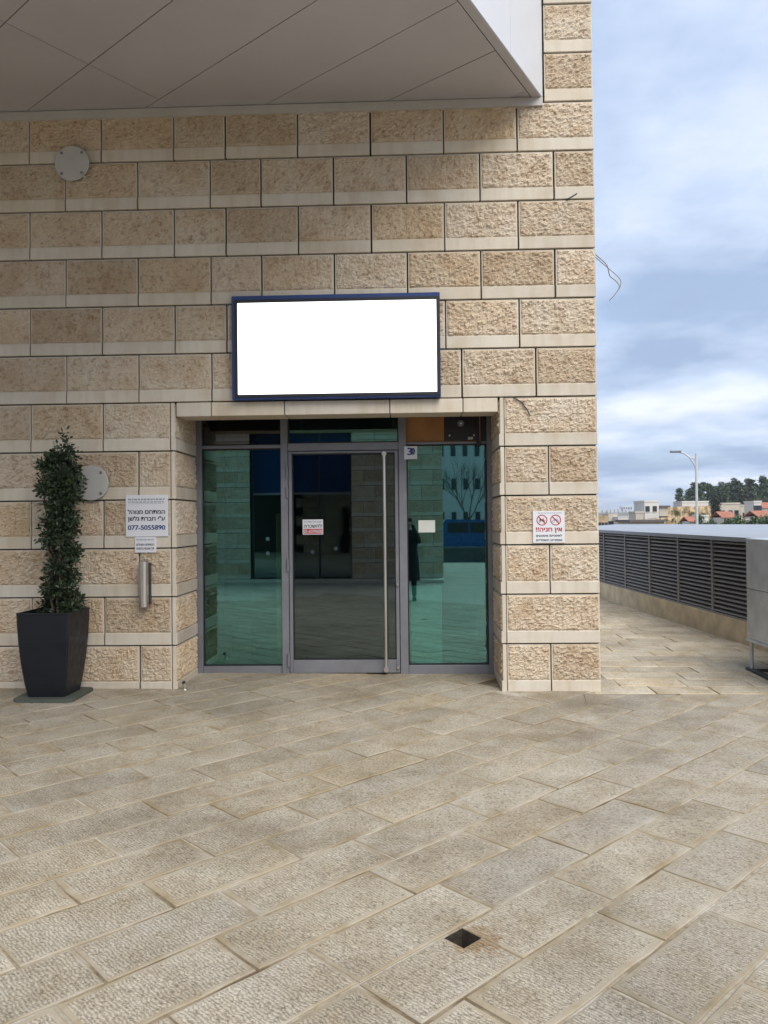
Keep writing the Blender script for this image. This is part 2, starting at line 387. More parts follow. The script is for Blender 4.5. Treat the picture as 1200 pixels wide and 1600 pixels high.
# ------------------------------------------------------------------ plaza paving
TH = .7982; CU, SU = math.cos(TH), math.sin(TH)
def uv2xy(u, v): return (u*CU - v*SU, u*SU + v*CU)
V0, PITCH = 1.187, .3091
HU0, HU1, HV0, HV1 = 2.318, 2.424, 2.008, 2.109          # the missing corner where the drain is
GAP = .011
plaza = MB()
us = [-22, -2.4, HU0, HU1, 10.2, 24]; vs_ = [-20, -.6, HV0, HV1, 9.4, 22]
grid = [[uv2xy(u, v) for v in vs_] for u in us]
for i in range(5):
    for j in range(5):
        if i == 2 and j == 2: continue
        q = [grid[i][j], grid[i+1][j], grid[i+1][j+1], grid[i][j+1]]
        plaza.add([(x, y, gz(x, y)-.006) for x, y in q], [(0, 1, 2, 3)], 0 if 0 < i < 4 and 0 < j < 4 else 1)
# sides of the drain pit and its dirty bottom
c4 = [uv2xy(HU0, HV0), uv2xy(HU1, HV0), uv2xy(HU1, HV1), uv2xy(HU0, HV1)]
M_FARP, t, b = newmat('far_paving'); g = nd(t, 'ShaderNodeNewGeometry').outputs['Position']
rv = nd(t, 'ShaderNodeVectorRotate', {'Vector': g, 'Angle': -TH}, rotation_type='Z_AXIS').outputs[0]
bt_ = nd(t, 'ShaderNodeTexBrick', {'Vector': rv, 'Color1': (.36, .325, .265, 1), 'Color2': (.42, .385, .32, 1), 'Mortar': (.25, .21, .15, 1), 'Scale': 1.0, 'Mortar Size': .008, 'Brick Width': .7, 'Row Height': PITCH})
t.links.new(mixc(t, .6, bt_.outputs[0], ramp(t, noi(t, g, 1.1, 5, .6), [(.3, (.7, .68, .64)), (.6, (1, 1, 1))]), 'MULTIPLY'), b.inputs['Base Color']); b.inputs['Roughness'].default_value = .7
plaza_o = plaza.build('plaza_paving', [M_JOINT, M_FARP], kind='structure')
pit = MB(); top = [(x, y, gz(x, y)-.0065) for x, y in c4]; bot = [(x, y, gz(x, y)-.11) for x, y in c4]
pit.add(top+bot, [(0, 1, 5, 4), (1, 2, 6, 5), (2, 3, 7, 6), (3, 0, 4, 7), (4, 5, 6, 7)])
pit.build('drain_pit', plain('wet_dirt', (.05, .04, .03), .6, 0, .5, 30, .8, 60), plaza_o)
jt = {-1: [2.85], 0: [2.49, 3.25], 1: [2.08, 2.91, 3.47], 2: [1.87, 2.42, 3.05, 3.8, 4.42], 3: [1.31, 1.88, 2.63, 3.37, 4.12, 4.69, 5.36],
      4: [1.06, 1.67, 2.49, 3.15, 3.8, 4.35, 5.21], 5: [1.24, 1.89, 2.67, 3.39, 4.03], 6: [1.05, 1.68, 2.35, 2.96, 3.82, 4.61], 7: [1.41, 2.06, 2.7, 3.44, 4.74],
      8: [1.75, 2.41, 3.12, 3.87], 9: [1.38, 2.15, 3.62], 10: [1.9, 2.65, 3.34], 11: [1.56, 2.38, 4.0, 4.55], 12: [2.08, 2.85], 13: [1.8, 2.51, 3.26],
      14: [2.22, 2.91], 15: [2.77], 16: [3.91], 17: [3.57]}
def fill(js, lo, hi):
    out = sorted(js); res = [out[0]]
    for b_ in out[1:]:
        d = b_-res[-1]; n = max(1, round(d/.72)); s = res[-1]
        for k in range(1, n): res.append(s + d*k/n + random.uniform(-.06, .06))
        res.append(b_)
    while res[0] > lo: res.insert(0, res[0]-random.choice((.55, .64, .7, .74, .82)))
    while res[-1] < hi: res.append(res[-1]+random.choice((.55, .64, .7, .74, .82)))
    return res
def clip(poly, a, b, c):                                   # keep a*x + b*y <= c
    out = []
    for i in range(len(poly)):
        p, q = poly[i], poly[(i+1) % len(poly)]; dp = a*p[0]+b*p[1]-c; dq = a*q[0]+b*q[1]-c
        if dp <= 0: out.append(p)
        if dp*dq < 0:
            s = dp/(dp-dq); out.append((p[0]+(q[0]-p[0])*s, p[1]+(q[1]-p[1])*s))
    return out
def area(p): return abs(sum(p[i][0]*p[(i+1) % len(p)][1]-p[(i+1) % len(p)][0]*p[i][1] for i in range(len(p))))/2
def inset(poly, d):
    n = len(poly); out = []
    sgn = 1 if sum(poly[i][0]*poly[(i+1) % n][1]-poly[(i+1) % n][0]*poly[i][1] for i in range(n)) > 0 else -1
    for i in range(n):
        p0, p1, p2 = Vector(poly[i-1]), Vector(poly[i]), Vector(poly[(i+1) % n])
        e1 = (p1-p0).normalized(); e2 = (p2-p1).normalized()
        n1_ = Vector((-e1.y, e1.x))*sgn; n2_ = Vector((-e2.y, e2.x))*sgn
        k = n1_+n2_; k = k/max(.3, k.dot(n1_)); out.append(tuple(p1 + k*d))
    return out
pav = []
XJ_L, XJ_R = -2.175, .805
for k in range(-6, 27):
    v0 = V0 + k*PITCH; v1 = v0 + PITCH
    js = fill(jt.get(k, [2.0+random.uniform(-.35, .35)]), -2.5, 9.6)
    for u0, u1 in zip(js[:-1], js[1:]):
        poly = [uv2xy(u, v) for u, v in ((u0, v0), (u1, v0), (u1, v1), (u0, v1))]
        if k == 2 and abs(u1-2.42) < .01:
            poly = [uv2xy(u, v) for u, v in ((u0, v0), (u1, v0), (u1, HV0), (HU0, HV0), (HU0, v1), (u0, v1))]
            cx, cy = uv2xy((u0+u1)/2, (v0+v1)/2); pav.append((poly, cx, cy, True)); continue
        if max(p[0] for p in poly) > 1.72 and max(p[1] for p in poly) > 7.24: poly = clip(poly, 0, 1, 7.24)
        if len(poly) < 3 or area(poly) < .004: continue
        cx = sum(p[0] for p in poly)/len(poly); cy = sum(p[1] for p in poly)/len(poly)
        if cy > 7.44 and not (XJ_L < cx < XJ_R): continue
        if cy > 8.0: continue
        pav.append((poly, cx, cy, False))
def fence_x(y): return 3.471 + (14.744-y)*.1158
for j in range(34):                                        # the side terrace is laid straight across
    y0 = 7.24 + j*.305; y1 = y0+.305; x = 1.3+random.uniform(-.5, .1)
    while x < fence_x(y0):
        x2 = x + random.choice((.55, .62, .7, .78))
        poly = [(x, y0), (x2, y0), (x2, y1), (x, y1)]; poly = clip(poly, 1, .1158, 3.471+14.744*.1158-.012)
        if len(poly) > 2 and area(poly) > .01 and x2 > 1.72:
            pav.append((poly, (x+x2)/2, (y0+y1)/2, False))
        x = x2
def inview(cx, cy):
    if cy < .6: return -1
    tx = (cx*math.cos(yaw)+cy*math.sin(yaw))/(cy*math.cos(yaw)-cx*math.sin(yaw))
    if cx > 1.4 and cy > 7.5 and cx/cy < .2: return -1
    return 1/cy/cy if abs(tx) < .52+.25/cy and cy > 2.2 else .01/cy/cy
pav.sort(key=lambda q: -inview(q[1], q[2]))
def paver_geo(mb, poly, cx, cy, notch):
    if not notch:                                          # worn, slightly wandering edges
        q_ = []
        for i in range(len(poly)):
            a_, b__ = Vector(poly[i]), Vector(poly[(i+1) % len(poly)]); n_ = max(1, int((b__-a_).length/.11)); pn = Vector((-(b__-a_).y, (b__-a_).x)).normalized()
            q_.append(tuple(a_)); q_ += [tuple(a_+(b__-a_)*k/n_+pn*random.gauss(0, .0022)) for k in range(1, n_)]
        poly = q_
    p0 = inset(poly, GAP*.5 + random.uniform(0, .002)); p0 = [(x+random.uniform(-.002, .002), y+random.uniform(-.002, .002)) for x, y in p0]
    p1 = inset(p0, .004); p2 = inset(p0, random.choice((.010, .014, .020, .026))); n = len(p0)
    dz = random.uniform(-.0012, .0012); sx, sy = random.uniform(-.004, .004), random.uniform(-.004, .004)
    def Z(p, h): return (p[0], p[1], gz(*p)+dz+(p[0]-cx)*sx+(p[1]-cy)*sy+h)
    v = [Z(p, -.05) for p in p0]+[Z(p, -.003) for p in p0]+[Z(p, 0) for p in p1]+[Z(p, .0005) for p in p2]
    f = []; 
    for r_ in range(3): f += [(r_*n+i, r_*n+(i+1) % n, (r_+1)*n+(i+1) % n, (r_+1)*n+i) for i in range(n)]
    mb.add(v, f, 1)
    if notch: 
        mb.add([v[3*n+i] for i in (0, 1, 2, 3)], [(0, 1, 2, 3)], 0); mb.add([v[3*n+i] for i in (0, 3, 4, 5)], [(0, 1, 2, 3)], 0)
    else: mb.add([v[3*n+i] for i in range(n)], [tuple(range(n))], 0)
    return mb
for poly, cx, cy, nt_ in pav[:300]:
    mb = paver_geo(MB(), poly, cx, cy, nt_)
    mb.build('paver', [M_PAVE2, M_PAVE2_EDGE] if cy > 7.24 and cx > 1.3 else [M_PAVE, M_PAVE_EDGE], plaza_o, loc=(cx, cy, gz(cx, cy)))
mb = MB()
for poly, cx, cy, nt_ in pav[300:]: paver_geo(mb, poly, cx, cy, nt_)
mb.build('outer_pavers', [M_PAVE, M_PAVE_EDGE], plaza_o, kind='stuff')

# ------------------------------------------------------------------ the stone building
YW = 7.327; H = .45; Z0 = .532; JG = .012
bld = thing('stone_building', (-2, 8, 0), 'corner building clad in chiselled beige limestone with a recessed glass entrance', 'building')
core = MB()
core.box(-9, XJ_L-.05, YW+.046, 8.6, -.3, 2.785)
core.box(XJ_R+.05, 1.69, YW+.046, 13.5, -.3, 2.785)
core.box(-9, 1.69, YW+.046, 8.0, 2.788, 9.0)
core.box(-9, 1.69, 8.003, 13.5, 2.92, 9.0)
core_o = core.build('wall', M_DARKJ, bld)
stone_cache = {}
BAND = .108
def stone_mesh(w, var, h=H-JG):
    key = (round(w, 3), var, round(h, 3))
    if key in stone_cache: return stone_cache[key]
    mb = MB(); T = .045
    mb.bbox(0, w, 0, T, 0, BAND, .003, 0)
    mb.bbox(0, w, .010, T, BAND-.004, h, .003, 0)
    x0, x1, z0, z1 = .010, w-.010, BAND+.007, h-.010
    nx = max(4, int((x1-x0)/.0115)); nz = int((z1-z0)/.0115)
    off = Vector((var*13.7, w*31.1, var*5.3)); v = []
    for j in range(nz+1):
        for i in range(nx+1):
            x = x0+(x1-x0)*i/nx; z = z0+(z1-z0)*j/nz
            edge = min(i, nx-i, j, nz-j)
            p = Vector((x, 0, z))*1.0 + off
            a = noise.noise(Vector((p.x*29, p.y, p.z*36))); b_ = noise.noise(Vector((p.x*70, p.y+5, p.z*70))); c = noise.noise(Vector((p.x*9, p.y+9, p.z*9)))
            d = .004 + .023*abs(a) + .006*b_ + .004*c
            y = .010 - (0 if edge == 0 else max(.0015, d))
            jx = (0 if edge == 0 else random.uniform(-.003, .003)); v.append((x+jx, y, z+jx))
    f = [(j*(nx+1)+i, j*(nx+1)+i+1, (j+1)*(nx+1)+i+1, (j+1)*(nx+1)+i) for j in range(nz) for i in range(nx)]
    mb.add(v, f, 1, False)
    me = mb.mesh('stone', [M_SAWN, M_ROUGH]); stone_cache[key] = me; return me
cnt = 0
def put_stone(x0, x1, k, rz=0, origin=None, name='stone'):
    global cnt; cnt += 1
    wd = round(x1-x0-JG, 3)
    me = stone_mesh(round(wd, 2), cnt % 3)
    dy = random.uniform(-.0015, .0015)
    loc = (x0+JG/2, YW+dy, Z0+H*k+JG/2) if origin is None else origin
    return obj(name, me, core_o, loc, rz)
T1 = [-5.58, -4.90, -4.22, -3.54, -2.857, -2.175, -1.69, -1.017, -.341, .33, 1.004, 1.706]
T2 = [-5.24, -4.56, -3.88, -3.20, -2.517, -1.835, -1.361, -.687, -.014, .659, 1.335, 1.706]
T3 = [-5.24, -4.56, -3.88, -3.20, -2.518, -1.835, -1.161, -.5, .0, .475, 1.15, 1.706]
for k, T in ((10, T1), (9, T2), (8, T1), (7, T2), (6, T1), (5, T3)):
    for a, b_ in zip(T[:-1], T[1:]): put_stone(a, b_, k)
for k in (11, 12, 13, 14, 15): put_stone(1.25, 1.706, k)
XS_L, XS_R = XJ_L-.046, XJ_R+.046
for k in range(-1, 5):
    odd = k in (4, 2, 0)
    TL = ([-5.58, -4.90, -4.22, -3.54, -2.857, XS_L] if odd else [-5.24, -4.56, -3.88, -3.21, -2.525, XS_L])
    for a, b_ in zip(TL[:-1], TL[1:]): put_stone(a, b_, k)
    TR = [XS_R, 1.706] if odd else [XS_R, 1.252, 1.706]
    for a, b_ in zip(TR[:-1], TR[1:]): put_stone(a, b_, k)
    # the two reveals of the entrance
    z = Z0+H*k+JG/2
    put_stone(0, .72, k, R(90), (XJ_L, YW+.001, z), 'reveal_stone')
    put_stone(0, .72, k, R(-90), (XJ_R, YW+.709, z), 'reveal_stone')
# lintel slabs
LX = [XJ_L+.006, -1.841, -1.161, -.19, .48, XJ_R-.006]
for a, b_ in zip(LX[:-1], LX[1:]):
    MB().bbox(a+.004, b_-.004, YW-.004, YW+.30, 2.648, 2.776, .004).build('lintel_stone', M_SAWN, core_o)

# ---- overhang
ZS = 5.517
E0 = Vector((1.24, YW)); ED = Vector((-.763, -1.418)).normalized()
JD = Vector((1.73, -1.42)).normalized(); JN = Vector((JD.y, -JD.x))          # soffit joints
OVL = 7.4; ov_c = E0 + ED*OVL
left_end = Vector((-9, ov_c.y + (-9-ov_c.x)*JD.y/JD.x))
SOF = [(E0.x, E0.y), (-9, YW), (left_end.x, left_end.y), (ov_c.x, ov_c.y)]
over = MB().prism([(p[0]*1, p[1]) for p in inset(SOF, .035)], ZS+.03, 8.9).build('overhang', M_DARKJ, bld)
def halfstrip(poly, p, n_, lo, hi):
    poly = clip(poly, n_.x, n_.y, n_.dot(p)+hi); 
    return clip(poly, -n_.x, -n_.y, -(n_.dot(p)+lo)) if len(poly) > 2 else []
pj = [Vector((-.231, 7.348)), Vector((-1.319, 7.311)), Vector((-2.40, 7.274)), Vector((-3.465, 7.238))]
s0 = JN.dot(pj[0]); stp = (JN.dot(pj[3])-s0)/3
CDir = Vector((.9, 1.29)).normalized(); CN = Vector((CDir.y, -CDir.x))
edge_n = Vector((-ED.y, ED.x));
if edge_n.dot(Vector((-3, 5))-E0) < 0: edge_n = -edge_n
SOF_IN = clip(SOF, -edge_n.x, -edge_n.y, -(edge_n.dot(E0)+.085))
for i in range(-4, 12):
    a = s0+i*stp; lo, hi = min(a, a+stp), max(a, a+stp)
    strip = halfstrip(SOF_IN, Vector((0, 0)), JN, lo, hi)
    if len(strip) < 3 or area(strip) < .01: continue
    cb = CN.dot(Vector((-2.67, 6.575)))
    for q in range(-4, 5):
        pp = halfstrip(strip, Vector((0, 0)), CN, cb+q*3.0, cb+(q+1)*3.0)
        if len(pp) < 3 or area(pp) < .01: continue
        pp = inset(pp, .0045)
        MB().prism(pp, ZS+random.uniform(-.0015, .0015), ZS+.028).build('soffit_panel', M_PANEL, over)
# edge trim of the soffit and the cladding of its flank
a_, b_ = E0, ov_c; tr = [tuple(a_+edge_n*.006), tuple(b_+edge_n*.006), tuple(b_+edge_n*.078), tuple(a_+edge_n*.078)]
MB().prism(tr, ZS-.004, ZS+.027).build('edge_trim', M_PANEL, over)
t0 = -.18; i = 0
while t0 < OVL:
    s1, s2 = max(0, t0)+.003, min(OVL, t0+.98)-.003
    p, q = E0+ED*s1, E0+ED*s2
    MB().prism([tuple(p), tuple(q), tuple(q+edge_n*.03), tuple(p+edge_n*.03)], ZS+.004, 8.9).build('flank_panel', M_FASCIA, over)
    t0 += .98
F0 = ov_c; fd = (Vector((left_end.x, left_end.y))-F0); fl = fd.length; fd.normalize(); fn = Vector((-fd.y, fd.x))
if fn.dot(Vector((-5, 7))-F0) < 0: fn = -fn
s1 = 0
while s1 < fl:
    p, q = F0+fd*(s1+.003), F0+fd*(min(fl, s1+1.2)-.003)
    MB().prism([tuple(p), tuple(q), tuple(q+fn*.03), tuple(p+fn*.03)], ZS+.004, 8.9).build('front_panel', M_FASCIA, over); s1 += 1.2
MB().box(-9, 1.236, YW-.028, YW+.02, 5.437, ZS-.006).build('wall_trim', M_TRIM, over)

# ---- glazed entrance
YG = 8.05
def part(name, m_, parent, *boxes, b=.003, label=None):
    mb = MB()
    for q in boxes: mb.bbox(*q, b)
    return mb.build(name, m_, parent, label=label)
fr = part('entrance_frame', M_ALU, bld,
     (XJ_L-.02, -2.128, YG, YG+.09, .10, 2.9), (.762, XJ_R+.02, YG, YG+.09, .09, 2.9),
     (-1.318, -1.246, YG-.015, YG+.09, .11, 2.9), (-.126, -.046, YG-.015, YG+.09, .10, 2.9),
     (-2.127, -1.319, YG+.004, YG+.085, .11, .206), (-.045, .761, YG+.004, YG+.085, .10, .208),
     (-1.245, -.127, YG-.008, YG+.085, 2.378, 2.456), (-2.127, -1.319, YG+.008, YG+.08, 2.412, 2.446), (-.045, .761, YG+.008, YG+.08, 2.43, 2.452))
part('upper_fascia', M_ALUD, bld, (XJ_L-.02, XJ_R+.02, YG+.01, YG+.08, 2.902, 2.93))
def pane(name, x0, x1, z0, z1, m_, parent=None, tilt=0, y=YG+.05):
    o = MB().box(x0, x1, y, y+.012, z0, z1).build(name, m_, parent or bld, label=None)
    gk = MB()
    for q in ((x0, x1, y-.012, y-.001, z0, z0+.012), (x0, x1, y-.012, y-.001, z1-.012, z1), (x0, x0+.010, y-.012, y-.001, z0+.0121, z1-.0121), (x1-.010, x1, y-.012, y-.001, z0+.0121, z1-.0121)): gk.box(*q)
    gk.build('gasket', M_GASK, o); return o
pL = pane('side_window', -2.128, -1.319, .207, 2.411, M_GREEN); pL['label'] = 'green tinted fixed glass pane beside the door hinges'
pR = pane('side_window', -.045, .761, .209, 2.429, M_GREEN); pR['label'] = 'green tinted fixed glass pane beside the pull handle'
pane('transom_window', -1.245, -.127, 2.457, 2.895, M_GREEN)
pane('transom_window', -2.127, -1.319, 2.447, 2.895, M_DARKG)
MB().box(-.045, .338, YG+.03, YG+.05, 2.4525, 2.89).build('transom_board', M_WOOD, bld, label='brown fibreboard sheet filling the transom')
bk = MB().bbox(.345, .690, YG+.02, YG+.05, 2.462, 2.89, .003).build('equipment_plate', M_BLACK, bld, label='black mounting plate with a round lens')
MB().box(.69, .70, YG+.022, YG+.05, 2.4525, 2.89).box(.338, .689, YG+.024, YG+.05, 2.4525, 2.461).build('plate_surround', M_WOOD, bk)
MB().box(.701, .761, YG+.03, YG+.05, 2.4525, 2.89).build('dark_filler', M_BLACK, bld)
MB().disc((.505, YG+.019, 2.634), .035, (0, -1, 0), .014, 24).build('lens_ring', M_ALU, bk)
MB().disc((.505, YG+.004, 2.634), .012, (0, -1, 0), .006, 16, bev=.002).build('lens', M_SIGN, bk)
for sx, sz in ((.39, 2.515), (.635, 2.515)): MB().disc((sx, YG+.019, sz), .009, (0, -1, 0), .005, 10, bev=.001).build('screw', M_STEEL, bk)
MB().bbox(.575, .625, YG+.008, YG+.0195, 2.472, 2.498, .002).build('rating_plate', M_DISC, bk)
MB().bbox(.655, .70, YG-.04, YG+.0195, 2.40, 2.45, .004).build('sensor', M_BLACK, bk)
# door leaf
door = obj('entrance_door', None, bld, (-.69, YG, .13))
part('leaf_frame', M_ALU, door, (-1.240, -1.206, YG-.012, YG+.06, .138, 2.372), (-.166, -.132, YG-.012, YG+.06, .138, 2.372),
     (-1.205, -.167, YG-.012, YG+.06, 2.350, 2.372), (-1.205, -.167, YG-.012, YG+.06, .138, .268))
dp = pane('door_pane', -1.205, -.167, .269, 2.349, M_GREY, door, y=YG+.02)
hd = MB(); hx, hy = -.268, YG-.085
hd.tube([(hx, hy, .165), (hx, hy, 2.345)], .0165, 14)
hd.tube([(hx, hy, 2.30), (hx, YG+.008, 2.30)], .011, 10); hd.tube([(hx, hy, .20), (hx, YG-.008, .20)], .011, 10)
hd.disc((hx, hy-.02, 2.33), .024, (0, 1, 0), .05, 16); hd.disc((hx, hy-.02, .185), .026, (0, 1, 0), .07, 16)
hd.build('pull_handle', M_STEEL, door)
for z0, z1 in ((2.107, 2.231), (1.906, 2.010), (1.166, 1.289), (.207, .336)):
    MB().tube([(-1.252, YG-.026, z0), (-1.252, YG-.026, z1)], .0135, 10).tube([(-1.252, YG-.026, (z0+z1)/2-.002), (-1.252, YG-.026, (z0+z1)/2+.002)], .0145, 10).build('hinge', M_ALU, door)
MB().disc((-.150, YG-.011, .19), .017, (0, -1, 0), .012, 16).build('lock', M_STEEL, door)
MB().disc((-.150, YG-.011, 1.02), .013, (0, -1, 0), .03, 12).build('lock_knob', M_STEEL, door)
# room behind the glass
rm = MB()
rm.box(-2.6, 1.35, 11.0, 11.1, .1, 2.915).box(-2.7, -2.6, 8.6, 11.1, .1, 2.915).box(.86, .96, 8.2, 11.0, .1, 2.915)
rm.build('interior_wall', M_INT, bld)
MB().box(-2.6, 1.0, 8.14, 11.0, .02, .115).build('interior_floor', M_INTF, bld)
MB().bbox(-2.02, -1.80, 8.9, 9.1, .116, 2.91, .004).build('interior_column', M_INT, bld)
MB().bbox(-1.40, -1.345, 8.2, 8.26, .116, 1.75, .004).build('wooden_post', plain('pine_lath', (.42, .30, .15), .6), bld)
board = MB().bbox(-.02, .30, 8.25, 8.28, .116, .99, .003).build('leaning_board', M_BOARD, None, loc=(.14, 8.265, .116), label='tall pale board standing inside behind the glass beside the pull handle', cat='board')

# ------------------------------------------------------------------ things on the wall
# large blank sign over the door; face glow added to keep it pure white
sg = thing('blank_sign', (-.68, YW, 2.782), 'large blank white sign box in a navy frame above the entrance', 'sign')
MB().bbox(-1.628, .277, YW-.075, YW+.004, 2.783, 3.735, .004).build('frame', M_NAVY, sg)
mb = MB()
for q in ((-1.602, .272, 3.668, 3.698), (-1.602, .272, 2.800, 2.829), (-1.602, -1.573, 2.8295, 3.6675), (.243, .272, 2.8295, 3.6675)): mb.box(q[0], q[1], YW-.083, YW-.0745, q[2], q[3])
mb.build('inner_border', M_BLACK, sg)
MB().box(-1.5725, .2425, YW-.080, YW-.0745, 2.8295, 3.6675).build('face', M_SIGNGLOW, sg)
# management notice
s1 = thing('notice_sign', (-2.45, YW, 1.54), 'white square notice with black Hebrew lines and a blue phone number', 'sign')
yf = YW-.014
MB().bbox(-2.645, -2.250, yf, YW+.004, 1.541, 1.925, .002).build('plate', M_SIGN, s1)
text(heb('המתחם מנוהל'), M_INKK, s1, -2.622, -2.278, 1.752, 1.792, yf-.0015, bold=.032)
text(heb('ע"י חברת גלשן'), M_INKK, s1, -2.622, -2.278, 1.676, 1.730, yf-.0015, bold=.032)
text('077-5055890', M_INKB, s1, -2.622, -2.276, 1.604, 1.646, yf-.0015, bold=.034)
dashes(M_INKG, s1, -2.62, -2.28, 1.878, 1.892, yf-.001); dashes(M_INKG, s1, -2.62, -2.285, 1.856, 1.866, yf-.001)
MB().box(-2.62, -2.285, yf-.001, yf-.0002, 1.8435, 1.8465).build('rule', M_INKG, s1)
s2 = thing('camera_notice', (-2.464, YW, 1.393), 'small white notice with two black lines fixed below the square sign', 'sign')
MB().bbox(-2.562, -2.364, yf+.002, YW+.004, 1.393, 1.5385, .002).build('plate', M_SIGN, s2)
text(heb('המתחם מצולם'), M_INKK, s2, -2.546, -2.382, 1.459, 1.480, yf+.0005, bold=.026)
text(heb('24 שעות ביממה').replace('42', '24'), M_INKK, s2, -2.546, -2.382, 1.422, 1.442, yf+.0005, bold=.026)
dashes(M_INKG, s2, -2.545, -2.385, 1.508, 1.517, yf+.001)
# no-parking notice
s3 = thing('no_parking_sign', (1.243, YW, 1.447), 'white square no parking notice with two red prohibition circles on the corner pier', 'sign')
MB().bbox(1.100, 1.387, yf, YW+.004, 1.447, 1.736, .002).build('plate', M_SIGN, s3)
for cx, kind_ in ((1.182, 'scooter'), (1.306, 'bicycle')):
    cz = 1.655; mb = MB(); n = 28
    for i in range(n):
        a, b_ = 2*math.pi*i/n, 2*math.pi*(i+1)/n
        mb.add([(cx+r_*math.cos(t_), yf-.0015, cz+r_*math.sin(t_)) for t_, r_ in ((a, .041), (b_, .041), (b_, .049), (a, .049))], [(0, 1, 2, 3)])
    d = .034
    mb.add([(cx-d-.003, yf-.0022, cz+d-.003), (cx-d+.003, yf-.0022, cz+d+.003), (cx+d+.003, yf-.0022, cz-d+.003), (cx+d-.003, yf-.0022, cz-d-.003)], [(0, 1, 2, 3)])
    mb.build('prohibition_ring', M_INKR, s3)
    mb = MB()
    wr = .013 if kind_ == 'bicycle' else .010
    for wx in (-.019, .019):
        for i in range(14):
            a, b_ = 2*math.pi*i/14, 2*math.pi*(i+1)/14
            mb.add([(cx+wx+r_*math.cos(t_), yf-.0012, cz-.010+r_*math.sin(t_)) for t_, r_ in ((a, wr-.004), (b_, wr-.004), (b_, wr), (a, wr))], [(0, 1, 2, 3)])
    def bar(x0, z0, x1, z1, w_):
        dx, dz = x1-x0, z1-z0; l = math.hypot(dx, dz); nx_, nz_ = -dz/l*w_, dx/l*w_
        mb.add([(cx+x0+nx_, yf-.0011, cz+z0+nz_), (cx+x1+nx_, yf-.0011, cz+z1+nz_), (cx+x1-nx_, yf-.0011, cz+z1-nz_), (cx+x0-nx_, yf-.0011, cz+z0-nz_)], [(0, 1, 2, 3)])
    if kind_ == 'bicycle':
        for q in ((-.019, -.010, -.006, .010), (-.006, .010, .012, .010), (.012, .010, .019, -.010), (-.006, .010, .002, -.010), (.002, -.010, .012, .010), (-.011, .014, -.002, .014), (.012, .010, .010, .018)): bar(*q, .0016)
    else:
        for q in ((-.022, .000, .010, .002), (.010, .000, .019, -.010), (.008, .000, .013, .016), (-.020, .006, .000, .006)): bar(*q, .0042)
    mb.build('pictogram', M_INKK if kind_ == 'scooter' else M_INKG, s3)
text(heb('אין חניה!!'), M_INKR, s3, 1.128, 1.362, 1.538, 1.590, yf-.0015, bold=.034)
text(heb('לאופניים/ אופנועים'), M_INKK, s3, 1.128, 1.362, 1.504, 1.525, yf-.0015, bold=.026)
text(heb('ואופניים חשמליים'), M_INKK, s3, 1.128, 1.362, 1.464, 1.485, yf-.0015, bold=.026)
dashes(M_INKG, s3, 1.145, 1.36, 1.716, 1.722, yf-.001)
# sticker on the door and number plate beside it
yd = YG+.02
s4 = thing('rental_sticker', (-1.0, yd, 1.53), 'small white and red for-rent sticker on the door glass', 'sticker')
MB().box(-1.104, -.897, yd-.003, yd-.0005, 1.532, 1.684).build('sheet', M_SIGN, s4)
MB().box(-1.097, -.904, yd-.0042, yd-.0032, 1.540, 1.590).build('red_band', M_INKR, s4)
text(heb('שטחים להשכרה').replace(heb('להשכרה'), heb('גדולים')), M_INKG, s4, -1.09, -.91, 1.650, 1.674, yd-.004, bold=.012)
text(heb('להשכרה'), M_INKK, s4, -1.09, -.91, 1.602, 1.638, yd-.004, bold=.032)
text('02-6599600', M_SIGN, s4, -1.093, -.908, 1.548, 1.582, yd-.0052, bold=.016)
s5 = thing('number_plate', (0, YG, 2.27), 'white square plate with a bold navy figure three beside the door top', 'number plate')
MB().bbox(-.068, .062, YG-.022, YG-.0155, 2.278, 2.410, .002).build('plate', M_SIGN, s5)
text('3', M_INKB, s5, -.034, .010, 2.322, 2.392, YG-.0235, bold=.03)
mb = MB()
for i, (x0, x1) in enumerate(((.004, .034), (.004, .040), (.004, .042), (.004, .042), (.004, .040), (.004, .034))): mb.box(x0, x1, YG-.0232, YG-.0226, 2.324+i*.0115, 2.3335+i*.0115)
mb.build('striped_mark', M_INKB, s5)
yn = YG+.05
s6 = MB().box(.068, .236, yn-.003, yn-.0008, 1.542, 1.664).build('paper_notice', M_BOARD, None, loc=(.15, yn, 1.54), label='pale paper sheet taped to the glass beside the pull handle', cat='notice')
# round cover plates
for cx, cz, lb in ((-3.115, 5.012, 'round grey cover plate high on the wall under the soffit'), (-2.957, 2.042, 'round grey cover plate half hidden behind the potted shrub')):
    d = thing('cover_plate', (cx, YW, cz), lb, 'cover plate', 'round cover plates on the wall')
    MB().disc((cx, YW+.012, cz), .150, (0, -1, 0), .045, 40).build('backing_ring', M_DARKJ, d)
    MB().disc((cx, YW-.034, cz), .163, (0, -1, 0), .010, 48).build('disc', M_DISC, d)
    for q in range(4):
        a = R(45+90*q); sx, sz = cx+.135*math.cos(a), cz+.135*math.sin(a)
        MB().disc((sx, YW-.0435, sz), .013, (0, -1, 0), .012, 10, bev=.003).build('bolt', M_ALU, d)
    if cz > 4:
        MB().tube([(cx+.10, YW-.045, cz-.10), (cx+.135, YW-.06, cz-.15)], .012, 8).build('latch', M_DISC, d)
